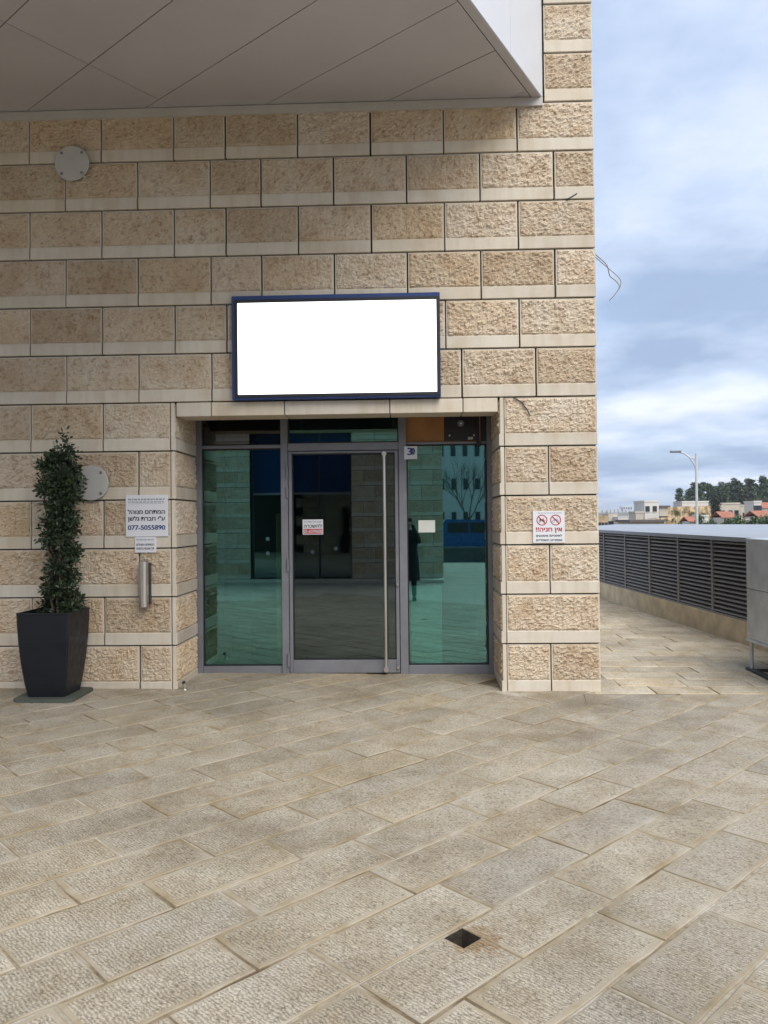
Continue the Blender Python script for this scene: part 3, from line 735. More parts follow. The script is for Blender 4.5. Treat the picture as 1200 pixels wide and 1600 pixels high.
# tubular wall light
tl = thing('wall_light', (-2.463, YW, .90), 'short upright stainless tube lamp below the notices', 'wall light')
MB().tube([(-2.463, YW-.065, .905), (-2.463, YW-.065, 1.305)], .043, 24, cap=False).tube([(-2.463, YW-.065, .935), (-2.463, YW-.065, .94)], .042, 24).tube([(-2.463, YW-.065, 1.270), (-2.463, YW-.065, 1.275)], .042, 24).build('tube_body', M_STEEL, tl)
MB().tube([(-2.463, YW-.065, .90), (-2.463, YW-.065, .925)], .0455, 24, cap=False).build('lower_ring', M_STEEL, tl)
MB().tube([(-2.463, YW-.065, 1.29), (-2.463, YW-.065, 1.31)], .0455, 24, cap=False).build('upper_ring', M_STEEL, tl)
MB().bbox(-2.515, -2.412, YW-.026, YW+.008, .915, 1.30, .004).build('backplate', M_ALUD, tl)
# floor door-stop by the reveal
ds = thing('door_stop', (-2.10, 7.30, gz(-2.1, 7.3)), 'little metal door stop on the paving at the reveal near the planter', 'door stop')
zb = gz(-2.1, 7.3)
MB().disc((-2.10, 7.30, zb-.002), .026, (0, 0, 1), .008, 20).build('base', M_STEEL, ds)
MB().tube([(-2.10, 7.30, zb), (-2.10, 7.30, zb+.045), (-2.108, 7.30, zb+.06)], .008, 10).build('post', M_STEEL, ds)
MB().disc((-2.11, 7.285, zb+.066), .014, (0, 1, 0), .03, 14).build('buffer', M_RUBBER, ds)
# loose wires
def wire(name, pts, r_, m_, lb):
    P = [Vector(p) for p in pts]; out = []
    for i in range(len(P)-1):
        p0, p1, p2, p3 = P[max(0, i-1)], P[i], P[i+1], P[min(len(P)-1, i+2)]
        for s in range(5):
            t_ = s/5; out.append(.5*((2*p1)+(-p0+p2)*t_+(2*p0-5*p1+4*p2-p3)*t_*t_+(-p0+3*p1-3*p2+p3)*t_**3))
    out.append(P[-1]); return MB().tube(out, r_, 6).build(name, m_, None, loc=pts[0], label=lb, cat='wire')
M_WIRE = plain('old_cable', (.30, .27, .22), .7)
wire('loose_wire', [(1.69, 7.42, 4.13), (1.76, 7.41, 4.06), (1.82, 7.40, 3.99), (1.85, 7.42, 3.90), (1.90, 7.41, 3.85), (1.93, 7.40, 3.79), (1.88, 7.40, 3.71), (1.84, 7.41, 3.67)], .0045, M_WIRE, 'pale frayed wire dangling off the building corner, longer strand')
wire('loose_wire', [(1.69, 7.43, 4.11), (1.78, 7.42, 4.02), (1.86, 7.42, 3.95), (1.95, 7.43, 3.86), (1.94, 7.44, 3.78)], .0035, M_WIRE, 'pale frayed wire dangling off the building corner, shorter strand')
wire('dark_wire', [(.94, YW+.0, 2.775), (1.0, YW-.008, 2.74), (1.05, YW-.012, 2.68), (1.09, YW-.015, 2.60)], .005, M_BLACK, 'black wire end hanging on the pier stone above the no parking notice')
wire('metal_stub', [(1.44, YW+.01, 4.578), (1.49, YW-.03, 4.592), (1.53, YW-.05, 4.612)], .006, M_BLACK, 'short dark rod sticking out of a high joint near the corner')

# ------------------------------------------------------------------ planter and shrub
px, py = -3.19, 7.02; pz = gz(px, py)
pt = thing('planter', (px, py, pz), 'tall dark charcoal square planter on a grey-green base by the wall', 'planter')
o8 = lambda h, c: [(px-h+c, py-h), (px+h-c, py-h), (px+h, py-h+c), (px+h, py+h-c), (px+h-c, py+h), (px-h+c, py+h), (px-h, py+h-c), (px-h, py-h+c)]
MB().prism(o8(.262, .045), pz-.03, pz+.028).build('saucer', M_SAUCER, pt)
prof = [(0, .166), (.12, .186), (.30, .208), (.48, .222), (.64, .229), (.715, .231), (.72, .233), (.735, .233)]
mb = MB(); rings = [o8(h, .014) for z_, h in prof]; v = []
zb = pz+.028
for (z_, h), rg in zip(prof, rings): v += [(x, y, zb+z_) for x, y in rg]
inn = o8(.212, .012); v += [(x, y, zb+.735) for x, y in inn]; v += [(x, y, zb+.66) for x, y in inn]
nr = len(prof)+2; f = [(i*8+k, i*8+(k+1) % 8, (i+1)*8+(k+1) % 8, (i+1)*8+k) for i in range(nr-1) for k in range(8)]
f.append(tuple(range(8))[::-1]); mb.add(v, f, 0); mb.build('pot', M_POT, pt)
MB().prism(o8(.211, .012), zb+.62, zb+.672).build('soil', M_SOIL, pt)
sh = thing('columnar_shrub', (px, py, zb+.67), 'slim dark green leafy shrub growing in the charcoal planter', 'shrub')
zs = zb+.66; mb = MB()
for q in range(5):
    a = random.uniform(0, 6.28); x0, y0 = px+.035+.03*math.cos(a), py+.03*math.sin(a); pts = []
    for i in range(9): pts.append((x0+.09*math.cos(a)*i/8+random.uniform(-.015, .015), y0+.09*math.sin(a)*i/8+random.uniform(-.015, .015), zs+i*.17))
    mb.tube(pts, [.013-.0012*i for i in range(9)], 6)
mb.build('stem', M_BARK, sh)
mb = MB()
blobs = []
#           height above soil, radius, density
for z_, rd in ((.05, .19), (.14, .20), (.24, .165), (.36, .155), (.46, .15), (.58, .175), (.70, .165), (.82, .175), (.94, .18), (1.04, .20), (1.14, .205), (1.24, .205), (1.34, .185), (1.42, .15), (1.50, .10), (1.58, .06), (1.64, .035)):
    sway = .028 + .036*z_ + .02*math.sin(z_*5); rd *= 1.12 if z_ < 1.2 else 1.2-.16*(z_-1.2)
    for q in range(4 if rd > .12 else 2):
        a = random.uniform(0, 6.28); rr = rd*.55
        blobs.append(((px+sway+math.cos(a)*rd*.48, py+math.sin(a)*rd*.48, zs+z_+random.uniform(-.04, .04)), (rr, rr, .075)))
leaves(mb, blobs, 8500, .048, .025, 0, .25)
mb.build('foliage', M_LEAF, sh, kind='stuff')

# ------------------------------------------------------------------ louvred vent enclosure on the terrace
FA = Vector((3.471, 14.744)); FD = Vector((.115, -.993)).normalized(); FN = Vector((FD.y, -FD.x))   # FN towards us / left
if FN.x > 0: FN = -FN
def fp(s, off, z): p = FA+FD*s+FN*off; return (p.x, p.y, z)
def fgz(s): p = FA+FD*s; return gz(p.x, p.y)
ve = thing('louvred_enclosure', (3.9, 11, gz(3.9, 11)), 'long low enclosure of grey-brown louvres with a flat metal roof on a stone kerb', 'enclosure')
def fbox(mb, s0_, s1_, o0, o1, z0f, z1f):
    v = []
    for zf in (z0f, z1f):
        for s, o in ((s0_, o0), (s1_, o0), (s1_, o1), (s0_, o1)): v.append(fp(s, o, zf(s)))
    return mb.add(v, [(0, 3, 2, 1), (4, 5, 6, 7), (0, 1, 5, 4), (1, 2, 6, 5), (2, 3, 7, 6), (3, 0, 4, 7)])
LB = lambda s: .495-.0185*s; LT = lambda s: 1.405-.008*s
S0, S1 = -1.89, 10.1
x = S0
while x < S1:
    wd = random.uniform(.65, .95); e_ = min(S1, x+wd)
    fbox(MB(), x+.003, e_-.003, -.16, .035+random.uniform(-.004, .004), lambda s: fgz(s)-.1, lambda s: LB(s)-.004).build('kerb_stone', M_KERB, ve); x = e_
for i in range(-2, 11):
    s = .11+i*1.0
    fbox(MB(), s-.025, s+.025, -.06, .012, LB, LT).build('post', M_SLAT, ve)
    if i == 10: break
    for k in range(17):
        fr_ = lambda q, k=k: LB(q)+.02+(LT(q)-LB(q)-.02)*(k+.15)/17
        a, b_ = s+.026, s+.974; v = []
        for ss in (a, b_):
            z = fr_(ss)
            for o, dz in ((.004, .0), (.002, .020), (-.050, .050), (-.050, .042)): v.append(fp(ss, o, z+dz))
        MB().add(v, [(0, 1, 2, 3), (4, 7, 6, 5), (0, 4, 5, 1), (1, 5, 6, 2), (2, 6, 7, 3), (3, 7, 4, 0)]).build('slat', M_SLAT, ve)
fbox(MB(), S0, S1, -.16, -.10, LB, lambda s: LT(s)-.002).build('inner_shade_sheet', M_BLACK, ve)  # black sheet stands in for the shaded inside behind the slats
fbox(MB(), S0, S1, -.09, .02, lambda s: LB(s)-.003, lambda s: LB(s)+.018).build('sill', M_SLAT, ve)
pA, pB = FA+FD*S0+FN*.06, FA+FD*S1+FN*.06
rz_ = lambda x, y: (1.452 - .008*((Vector((x, y))-FA).dot(FD)))
roofp = [(pB.x, pB.y), (pA.x, pA.y), (5.2, 20.6), (8.1, 17.6), (10.2, 4.6)]
MB().prism(roofp, lambda x, y: rz_(x, y)-.050, lambda x, y: rz_(x, y)+.0+.004*max(0, (x-3.5))).build('roof', M_ROOF, ve)
bp = inset(roofp, .35)
MB().prism(bp, -.5, lambda x, y: rz_(x, y)-.055).build('back_wall', M_BODY, ve)

# galvanised cabinet at the frame's right edge
cb = thing('metal_cabinet', (3.7, 7.7, gz(3.7, 7.7)), 'galvanised sheet-metal cabinet raised on a tubular leg frame near the louvres', 'cabinet')
X0, X1, Y0, Y1 = 3.40, 3.98, 7.05, 8.28
MB().bbox(X0, X1, Y0, Y1, .43, 1.445, .006).build('body', M_GALV, cb)
MB().bbox(X0-.012, X1+.012, Y0-.012, Y1+.012, .405, .4295, .004).build('base_tray', M_GALV, cb)
MB().box(X0-.002, X0+.001, Y1-.62, Y1-.612, .45, 1.43).box(X0-.002, X0+.001, Y0+.02, Y1-.02, .935, .940).build('panel_seam', M_ALUD, cb)
for z_ in (.48, .70, .92, 1.16, 1.40):
    for y_ in (Y1-.04, Y0+.04): MB().disc((X0+.001, y_, z_), .009, (-1, 0, 0), .006, 10, bev=.002).build('rivet', M_STEEL, cb)
for lx in (X0+.03, X1-.03):
    for ly in (Y0+.05, Y1-.03):
        MB().tube([(lx, ly, gz(lx, ly)+.03), (lx, ly, .41)], .018, 10).build('leg', M_GALV, cb)
    MB().bbox(lx-.03, lx+.03, Y0-.1, Y1+.06, gz(lx, 8)-.006, gz(lx, 8)+.032, .004).build('skid', M_ALUD, cb)
MB().bbox(X0+.06, X1-.06, Y1-.06, Y1-.02, gz(3.7, 8), gz(3.7, 8)+.03, .004).bbox(X0+.06, X1-.06, Y0+.02, Y0+.06, gz(3.7, 8), gz(3.7, 8)+.03, .004).build('crossbar', M_ALUD, cb)

# ------------------------------------------------------------------ background
def P(az, y): return az*y
lx, ly = P(.3518, 42), 42.; lz = th(lx, ly)
lp = thing('street_lamp', (lx, ly, lz), 'tall grey street lamp with a curved arm beyond the louvred enclosure', 'street lamp')
MB().tube([(lx, ly, lz-.2), (lx, ly, lz+1.2), (lx, ly, 4.95)], [.10, .085, .06], 14).build('pole', M_GALV, lp)
arm = [(lx, ly, 4.15), (lx-.12, ly, 4.45), (lx-.35, ly, 4.78), (lx-.62, ly, 4.98), (lx-.85, ly, 5.05)]
MB().tube(arm, .04, 8).tube([(lx, ly, 4.75), (lx-.22, ly, 4.74), (lx-.45, ly, 4.86)], .03, 8).build('arm', M_GALV, lp)
MB().bbox(lx-1.32, lx-.78, ly-.13, ly+.13, 5.02, 5.12, .03).build('lamp_head', M_ALU, lp)
M_HST = plain('pale_house_stone', (.52, .47, .39), .9, 0, .12, .3)
M_HST2 = plain('white_render', (.62, .60, .56), .9, 0, .08, .3)
M_OCH = plain('ochre_rubble', (.47, .35, .21), .95, 0, .35, .35, .6, 2)
M_RED = plain('red_roof_tile', (.36, .145, .09), .85, 0, .2, 1)
M_DKRF = plain('dark_flat_roof', (.13, .11, .10), .9)
M_WINB = plain('dark_pane', (.03, .035, .04), .2)
def house(name, lb, x0, x1, y, z0, z1, dep, m_, wins=0, rows=1, roof=None, rh=1.0, cat='house', group=None, wz=None):
    t_ = thing(name, ((x0+x1)/2, y+dep/2, z0), lb, cat, group)
    MB().box(x0, x1, y, y+dep, z0-1.5, z1).build('wall', m_, t_)
    if roof == 'gable':
        ov = .35; ym = y+dep/2
        v = [(x0-ov, y-ov, z1-.1), (x1+ov, y-ov, z1-.1), (x1+ov, ym, z1+rh), (x0-ov, ym, z1+rh), (x0-ov, y+dep+ov, z1-.1), (x1+ov, y+dep+ov, z1-.1)]
        v += [(a, b_, c+.15) for a, b_, c in v]
        MB().add(v, [(0, 1, 2, 3), (3, 2, 5, 4), (6, 9, 8, 7), (9, 10, 11, 8), (0, 6, 7, 1), (4, 5, 11, 10), (0, 3, 9, 6), (3, 4, 10, 9), (1, 7, 8, 2), (2, 8, 11, 5)]).build('roof', M_RED, t_)
    elif roof == 'dark': MB().box(x0-.4, x1+.4, y-.4, y+dep+.4, z1, z1+.35).build('roof', M_DKRF, t_)
    else: MB().box(x0-.1, x1+.1, y-.1, y+dep+.1, z1+.002, z1+.35).build('parapet', m_, t_)
    hh = (z1-z0)/max(1, rows)
    for r_ in range(rows):
        for i in range(wins):
            cx = x0+(x1-x0)*(i+.5+random.uniform(-.1, .1))/wins; cz = z1-hh*(r_+.5)+.15
            wo_ = MB().box(cx-.45, cx+.45, y-.05, y+.02, cz-.6, cz+.6).build('window', M_WINB, t_)
            MB().box(cx-.55, cx+.55, y-.12, y-.052, cz-.72, cz-.605).build('sill', m_, wo_)
    return t_
house('hillside_house', 'pale stone hillside house beside the cypress with three small windows', P(.380, 180), P(.404, 180), 180, .2, 4.4, 9, M_HST, 3, 1)
house('hillside_house', 'long pale stone hillside house below the pines with the widest flat front', P(.4045, 184), P(.462, 184), 184, -.5, 4.0, 9, M_HST, 6, 1)
house('red_roof_house', 'small white house with a red tiled roof between green bushes beside the cypress', P(.3835, 150), P(.3975, 150), 150, -2.4, 1.5, 5, M_HST2, 1, 1, 'gable', 1.0)
house('red_roof_house', 'white house with a broad red tiled roof low on the hillside above a big bush', P(.427, 150), P(.455, 150), 150, -2.4, 1.6, 6, M_HST2, 2, 1, 'gable', 1.0)
house('red_roof_house', 'upper red roofed house standing against the pine trees', P(.433, 178), P(.46, 178), 178, 1.0, 3.5, 6, M_HST2, 2, 1, 'gable', 1.1)
house('red_roof_house', 'tiny red roofed house tucked beside the street lamp', P(.343, 140), P(.350, 140), 140, -2.6, .9, 4, M_HST2, 1, 1, 'gable', .7)
house('low_house', 'low white house front between the two red roofs', P(.399, 152), P(.425, 152), 152, -3, .9, 6, M_HST, 4, 1)
house('cube_house', 'white cube-shaped house with a flat roof at the end of the ochre cutting', P(.288, 170), P(.3055, 170), 170, -1.5, 4.9, 8, M_HST2, 2, 2)
house('annex', 'dark low annex beside the white cube house', P(.306, 171), P(.3165, 171), 171, -1.5, 3.8, 7, M_HST, 2, 1, 'dark')
def rock(lb, x0, x1, y, z0, z1, dep, seed):
    t_ = thing('rock_cutting', ((x0+x1)/2, y+dep/2, z0), lb, 'rock face'); nx, nz = 34, 9; v = []
    for j in range(nz+1):
        for i in range(nx+1):
            u, w_ = i/nx, j/nz; q = Vector((u*9+seed, w_*3, seed))
            v.append((x0+(x1-x0)*u, y+.9*noise.noise(q)+.5*noise.noise(q*3)+w_*1.2, z0-1+(z1-z0+1)*w_+w_*.55*noise.noise(q*1.7)))
    n = len(v); v += [(p[0], y+dep+1.5, p[2]) for p in v[-(nx+1):]]
    f = [(j*(nx+1)+i, j*(nx+1)+i+1, (j+1)*(nx+1)+i+1, (j+1)*(nx+1)+i) for j in range(nz) for i in range(nx)] + [(n-nx-1+i, n-nx+i, n+i+1, n+i) for i in range(nx)]
    mb = MB().add(v, f); mb.build('face', M_OCH, t_)
    m2 = MB()
    for i in range(10):
        u = random.random(); zz = z0+(z1-z0)*random.uniform(.3, .95); w_ = (zz-z0)/(z1-z0)
        leaves(m2, [((x0+(x1-x0)*u, y+w_*1.2-.4, zz), (.5, .4, .35))], 30, .4, .25, 0, .1)
    m2.build('scrub', M_BUSH, t_, kind='stuff')
rock('upper ochre rock cutting under the pale house terraces', P(.3155, 176), P(.3715, 176), 176, -1, 3.9, 4, 2.)
rock('lower ochre rock terrace in front of the taller cutting', P(.304, 160), P(.353, 160), 160, -3, 1.5, 6, 7.)
house('small_house', 'tiny white house on the slope between the rock terrace and the cypress', P(.356, 150), P(.366, 150), 150, -2, 1.7, 4, M_HST2, 2, 1)
house('small_house', 'little pale house with a flat roof just above the dark roofed building', P(.277, 166), P(.2865, 166), 166, -2, 2.6, 5, M_HST, 2, 1)
house('small_house', 'narrow two-storey white house standing between the pale house fronts', P(.4215, 172), P(.430, 172), 172, -1, 4.6, 5, M_HST2, 2, 2)
house('terrace_house', 'pale flat roofed building on top of the ochre cutting', P(.334, 182), P(.366, 182), 182, 1, 4.9, 6, M_HST2, 5, 1)
house('low_building', 'long low building with a dark flat roof in the valley', P(.272, 120), P(.312, 120), 120, -4, 1.0, 8, M_HST, 4, 1, 'dark', cat='building')
for i, (a, b_, z1, yy) in enumerate(((.226, .243, 2.0, 250), (.2435, .2545, 2.7, 262), (.2555, .268, 1.7, 256))):
    house('valley_house', ('ochre front of the valley row house next to the building corner', 'taller pale middle house of the valley row', 'pale low end house of the valley row')[i], P(a, yy), P(b_, yy), yy, -3, z1, 9, (M_OCH, M_HST, M_HST2)[i], 4, 1, cat='house')
M_CITY = plain('far_city_white', (.60, .60, .60), .9)
city = [(.2589, .2730, 34, 2250, 'broad white block standing highest on the far ridge')]
for i in range(16):
    a = .222+.0048*i+random.uniform(0, .002); city.append((a, a+random.uniform(.0025, .006), random.uniform(20, 26), 2200+random.uniform(-60, 60), 'small white building on the distant ridge'))
for i, (a, b_, zt, yy, lb) in enumerate(city):
    x0, x1 = P(a, yy), P(b_, yy); zb_ = th(x0, yy)-2
    t_ = thing('distant_building', (x0, yy, zb_), lb, 'building', 'white buildings on the far ridge' if i else None)
    MB().box(x0, x1, yy, yy+14, zb_-6, zt if not i else zt).build('wall', M_CITY, t_)
    if not i:
        for k in range(5):
            wx = x0+(x1-x0)*(k+.5)/5; MB().box(wx-1.8, wx+1.8, yy-.4, yy+.2, 20, 31).build('window_strip', M_WINB, t_)
def tree(name, lb, x, y, z0, zt, rad, m_, kind_, group=None, n=1500):
    t_ = thing(name, (x, y, z0), lb, 'tree' if kind_ != 'bush' else 'bush', group); h = zt-z0
    if kind_ != 'bush':
        mb = MB().tube([(x, y, z0-.3), (x+random.uniform(-.2, .2), y, z0+h*.5), (x, y, z0+h*.93)], [h*.028, h*.018, h*.006], 7)
        if kind_ == 'pine':
            for q in range(7):
                a = random.uniform(0, 6.28); zz = z0+h*random.uniform(.35, .8); mb.tube([(x, y, zz), (x+math.cos(a)*rad*.7, y+math.sin(a)*rad*.7, zz+rad*.25)], [h*.008, h*.003], 5)
        mb.build('trunk', M_BARK, t_)
    bl = []
    if kind_ == 'pine':
        for q in range(44):
            s = random.uniform(.08, 1); a = random.uniform(0, 6.28); rr = rad*(1.08-s*.80)*random.uniform(.35, 1)
            bl.append(((x+math.cos(a)*rr, y+math.sin(a)*rr, z0+h*s*.96), (rad*.34, rad*.34, h*.045)))
    elif kind_ == 'cypress':
        for q in range(16):
            s = (q+.5)/16; bl.append(((x, y, z0+h*(.06+.92*s)), (rad*(.55+.9*s*(1-s)*2)*(1 if s < .8 else .6), )*2+(h*.07,)))
    else:
        for q in range(8): bl.append(((x+random.uniform(-1, 1)*rad*.6, y+random.uniform(-1, 1)*rad*.6, z0+h*random.uniform(.3, .75)), (rad*.5, rad*.5, h*.28)))
    leaves(mb := MB(), bl, n, rad*.30, rad*.17, 0, .1)
    mb.build('crown', m_, t_, kind='stuff'); return t_
pines = [(.3445, 262, 10.6), (.351, 255, 12.2), (.359, 266, 12.8), (.367, 258, 12.0), (.375, 268, 11.6), (.383, 256, 12.4), (.391, 266, 13.0), (.399, 259, 13.9), (.4075, 267, 12.6), (.4155, 256, 13.6), (.424, 268, 12.2), (.4325, 258, 14.4), (.441, 266, 12.0), (.450, 260, 13.2)]
for az, y, zt in pines:
    tree('pine_tree', 'dark green pine in the dense row along the hilltop', P(az, y), y, th(P(az, y), y), zt, 2.6, M_PINE, 'pine', 'pines along the hilltop')
tree('pine_tree', 'lone pine standing clear of the hilltop row above the ochre cutting', P(.331, 215), 215, th(P(.331, 215), 215), 9.4, 1.6, M_PINE, 'pine')
tree('cypress_tree', 'single slim dark cypress in front of the hillside houses', P(.3745, 158), 158, th(P(.3745, 158), 158), 6.4, 1.1, M_CYP, 'cypress', None, 2200)
for az, y, zt, rd, lb in ((.3565, 136, 2.4, 1.0, 'dark rounded bush beside the street lamp'), (.370, 138, 1.4, 1.0, 'low bush at the foot of the cypress'), (.385, 135, 1.3, 1.3, 'green bush under the small red roof'), (.402, 132, 1.9, 1.7, 'green bush in the gap before the low white house'), (.432, 130, 1.9, 2.3, 'big green bush below the broad red roof'), (.2645, 116, 1.5, 1.6, 'grey green bush by the dark roofed building')):
    tree('bush', lb, P(az, y), y, th(P(az, y), y), max(zt, th(P(az, y), y)+1.5), rd, M_BUSH, 'bush', None, 900)

# ------------------------------------------------------------------ what stands behind the camera and shows in the glass
ob = thing('facing_building', (-4, -8.5, 0), 'stone and dark glass building across the plaza mirrored in the entrance', 'building')
YO = -7.2
oc = MB()
oc.box(-14, -4.80, YO-6, YO-.05, -.5, 5.4); oc.box(-1.72, .88, YO-6, YO-.05, -.5, 5.4); oc.box(-4.79, -1.73, YO-6, YO-.05, 4.3, 5.4)
oc_o = oc.build('wall', M_DARKJ, ob)
for k in range(-1, 12):
    for (a0, a1, off) in ((-8.2, -4.76, 0), (-1.75, .92, .3)):
        x = a0 + (0 if k % 2 else -.34)
        while x < a1-.05:
            e_ = min(a1, x+.68); s_ = max(a0, x)
            if a1-e_ < .2: e_ = a1
            wd = e_-s_-JG
            if wd > .1: obj('stone', stone_mesh(round(wd, 2), k % 3), oc_o, (e_-JG/2, YO, Z0-.55+H*k+JG/2), R(180))
            x = e_
gl = MB()
for x0, x1 in ((-4.72, -3.75), (-3.70, -2.75), (-2.70, -1.79)):
    MB().box(x0, x1, YO-.35, YO-.33, -.12, 2.45).build('glass_panel', M_OPPG, ob)
    MB().box(x0, x1, YO-.35, YO-.33, 2.52, 4.28).build('spandrel_panel', M_BLUEG, ob)
part('glazing_frame', M_ALUD, ob, (-4.76, -4.72, YO-.38, YO-.28, -.2, 4.3), (-3.75, -3.70, YO-.38, YO-.28, -.2, 4.3), (-2.75, -2.70, YO-.38, YO-.28, -.2, 4.3), (-1.79, -1.745, YO-.38, YO-.28, -.2, 4.3))
part('glazing_rail', M_ALU, ob, (-4.72, -1.79, YO-.37, YO-.27, 2.452, 2.518))
MB().box(-4.76, -1.75, YO-5.5, YO-5.4, -.2, 4.3).build('back_wall', M_BLACK, ob)
for dx, dz in ((-4.30, 1.15), (-4.30, .72), (-2.95, .75), (-2.25, .85)):
    MB().disc((dx, YO-.328, dz), .06, (0, 1, 0), .004, 16, bev=.001).build('door_decal', M_SIGN, ob)
MB().box(-14, .9, YO-.0, YO+.9, -.5, gz(0, YO)+.09).build('plinth_step', M_SAWN, ob)
# far white building
wb = thing('white_office_building', (12, -85, 0), 'white office block with rows of narrow windows mirrored in the glass under the fibreboard', 'building')
MB().box(2.5, 40, -95, -79, -1, 13.5).build('wall', plain('white_facade', (.74, .75, .74), .9, 0, .05, .2), wb)
for r_ in range(3):
    for i in range(20):
        cx = 3.6+i*1.42; cz = 1.9+r_*3.95
        MB().box(cx-.28, cx+.28, -79.01, -78.93, cz-.65, cz+.65).build('window', M_WINB, wb)
bt = thing('bare_tree', (3.6, -34, -.5), 'leafless street tree mirrored in the glass under the fibreboard', 'tree')
mb = MB()
def limb(p, d, l, r_, lev):
    q = p+d*l; mb.tube([p, (p+q)/2+Vector((random.uniform(-.05, .05), random.uniform(-.05, .05), 0))*l, q], [r_, r_*.85, r_*.65], 6)
    if lev == 0: return
    for _ in range(4 if lev > 1 else 3):
        a = Vector((random.gauss(0, .42), random.gauss(0, .42), random.uniform(-.05, .3))); limb(q-d*l*random.uniform(0, .35), (d+a).normalized(), l*random.uniform(.6, .82), r_*.55, lev-1)
limb(Vector((3.6, -34, -.7)), Vector((0, 0, 1)), 2.4, .075, 4)
mb.build('trunk', M_BARK, bt)
# parapet wall and a blue van on the street behind it
MB().bbox(1.2, 14, -22.3, -22.0, -.9, .35, .01).build('parapet_wall', plain('dark_parapet', (.10, .11, .11), .8), None, loc=(7, -22.15, -.9), label='dark low parapet wall along the street mirrored in the glass', cat='wall')
van = thing('blue_van', (4.0, -26, -.5), 'blue panel van parked behind the parapet mirrored in the glass', 'van')
M_VAN = plain('blue_car_paint', (.02, .12, .34), .3, .1, .05, 2)
side = [(1.6, -.1), (6.2, -.1), (6.2, .75), (5.55, .95), (4.9, 1.62), (1.75, 1.68), (1.6, 1.5)]
mb = MB(); n = len(side); v = [(x, -26.9, z) for x, z in side]+[(x, -25.0, z) for x, z in side]
mb.add(v, [tuple(range(n)), tuple(range(n, 2*n))[::-1]]+[(i, (i+1) % n, n+(i+1) % n, n+i) for i in range(n)]); mb.build('body', M_VAN, van)
for x0, x1 in ((1.85, 2.9), (3.0, 4.0)): MB().box(x0, x1, -24.995, -24.98, .98, 1.5).build('side_window', M_WINB, van)
MB().add([(4.1, -24.985, .98), (5.4, -24.985, .98), (4.85, -24.985, 1.5), (4.1, -24.985, 1.5)], [(0, 1, 2, 3)]).build('front_window', M_WINB, van)
for wx in (2.4, 5.3):
    wh = MB().disc((wx, -25.2, -.16), .33, (0, 1, 0), .21, 24).build('tyre', M_RUBBER, van)
    MB().disc((wx, -24.995, -.16), .2, (0, 1, 0), .012, 18).build('rim', M_GALV, wh)
for yl in (-25.25, -26.65): MB().bbox(6.19, 6.215, yl-.15, yl+.15, .45, .65, .008).build('headlight', M_SIGN, van)

# the photographer, standing behind the phone
PX = -.075
pe = thing('person', (PX, -.45, gz(0, -.45)), 'person in dark coat and trousers holding up a phone, mirrored beside the door', 'person')
gzp = gz(0, -.45)
def skin_mesh(name, joints, edges, m_, parent, lv=2):
    me = bpy.data.meshes.new(name); o0 = WL[parent]
    me.from_pydata([tuple(Vector(j[0])+Vector((PX, 0, 0))-o0) for j in joints], edges, [])
    o = bpy.data.objects.new(name, me); sc.collection.objects.link(o)
    sk = o.modifiers.new('skin', 'SKIN'); sk.use_smooth_shade = True
    for i, j in enumerate(joints):
        r_ = j[1]; me.skin_vertices[0].data[i].radius = r_ if isinstance(r_, tuple) else (r_, r_)
    me.skin_vertices[0].data[0].use_root = True
    ss = o.modifiers.new('sub', 'SUBSURF'); ss.levels = ss.render_levels = lv
    dg = bpy.context.evaluated_depsgraph_get(); nm = bpy.data.meshes.new_from_object(o.evaluated_get(dg)); nm.name = name
    bpy.data.objects.remove(o); nm.materials.clear(); nm.materials.append(m_)
    for p in nm.polygons: p.use_smooth = True
    return obj(name, nm, parent, o0)
yb = -.46
J_ = [((0, yb, .93), (.165, .12)), ((0, yb, 1.10), (.145, .11)), ((0, yb, 1.30), (.17, .12)), ((0, yb, 1.41), (.13, .09)), ((0, yb+.01, 1.475), .058),
      ((.18, yb, 1.385), .062), ((.23, yb+.10, 1.20), .052), ((.115, yb+.33, 1.49), .042), ((.092, yb+.40, 1.585), .033),
      ((-.18, yb, 1.385), .062), ((-.23, yb+.10, 1.20), .052), ((-.115, yb+.33, 1.49), .042), ((-.092, yb+.40, 1.585), .033),
      ((.095, yb, .86), .095), ((.11, yb+.01, .48), .068), ((.115, yb-.02, .08), .05),
      ((-.095, yb, .86), .095), ((-.11, yb+.01, .48), .068), ((-.115, yb-.02, .08), .05)]
E_ = [(0, 1), (1, 2), (2, 3), (3, 4), (3, 5), (5, 6), (6, 7), (7, 8), (3, 9), (9, 10), (10, 11), (11, 12), (0, 13), (13, 14), (14, 15), (0, 16), (16, 17), (17, 18)]
skin_mesh('body', [((p[0][0], p[0][1], p[0][2]+gzp), p[1]) for p in J_], E_, plain('dark_clothing', (.012, .012, .014), .85), pe)
mb = MB(); v = []; cr = [(.42, .235, .17), (.60, .225, .165), (.85, .215, .155), (1.05, .19, .14), (1.25, .205, .145), (1.38, .195, .12), (1.43, .11, .08)]
for z_, ra, rb in cr:
    for i in range(20): a = 2*math.pi*i/20; k_ = 1+.03*math.sin(5*a+z_*3)*(z_ < .9); v.append((PX+ra*k_*math.cos(a), yb+rb*k_*math.sin(a), gzp+z_))
mb.add(v, [(j*20+i, j*20+(i+1) % 20, (j+1)*20+(i+1) % 20, (j+1)*20+i) for j in range(len(cr)-1) for i in range(20)], 0, True)
mb.build('coat', plain('dark_coat', (.014, .014, .017), .9), pe)
M_SKIN = plain('skin_tone', (.45, .27, .19), .55, 0, .05, 20)
hz = gzp+1.60
hm = MB(); nu, nv = 20, 14; v = []
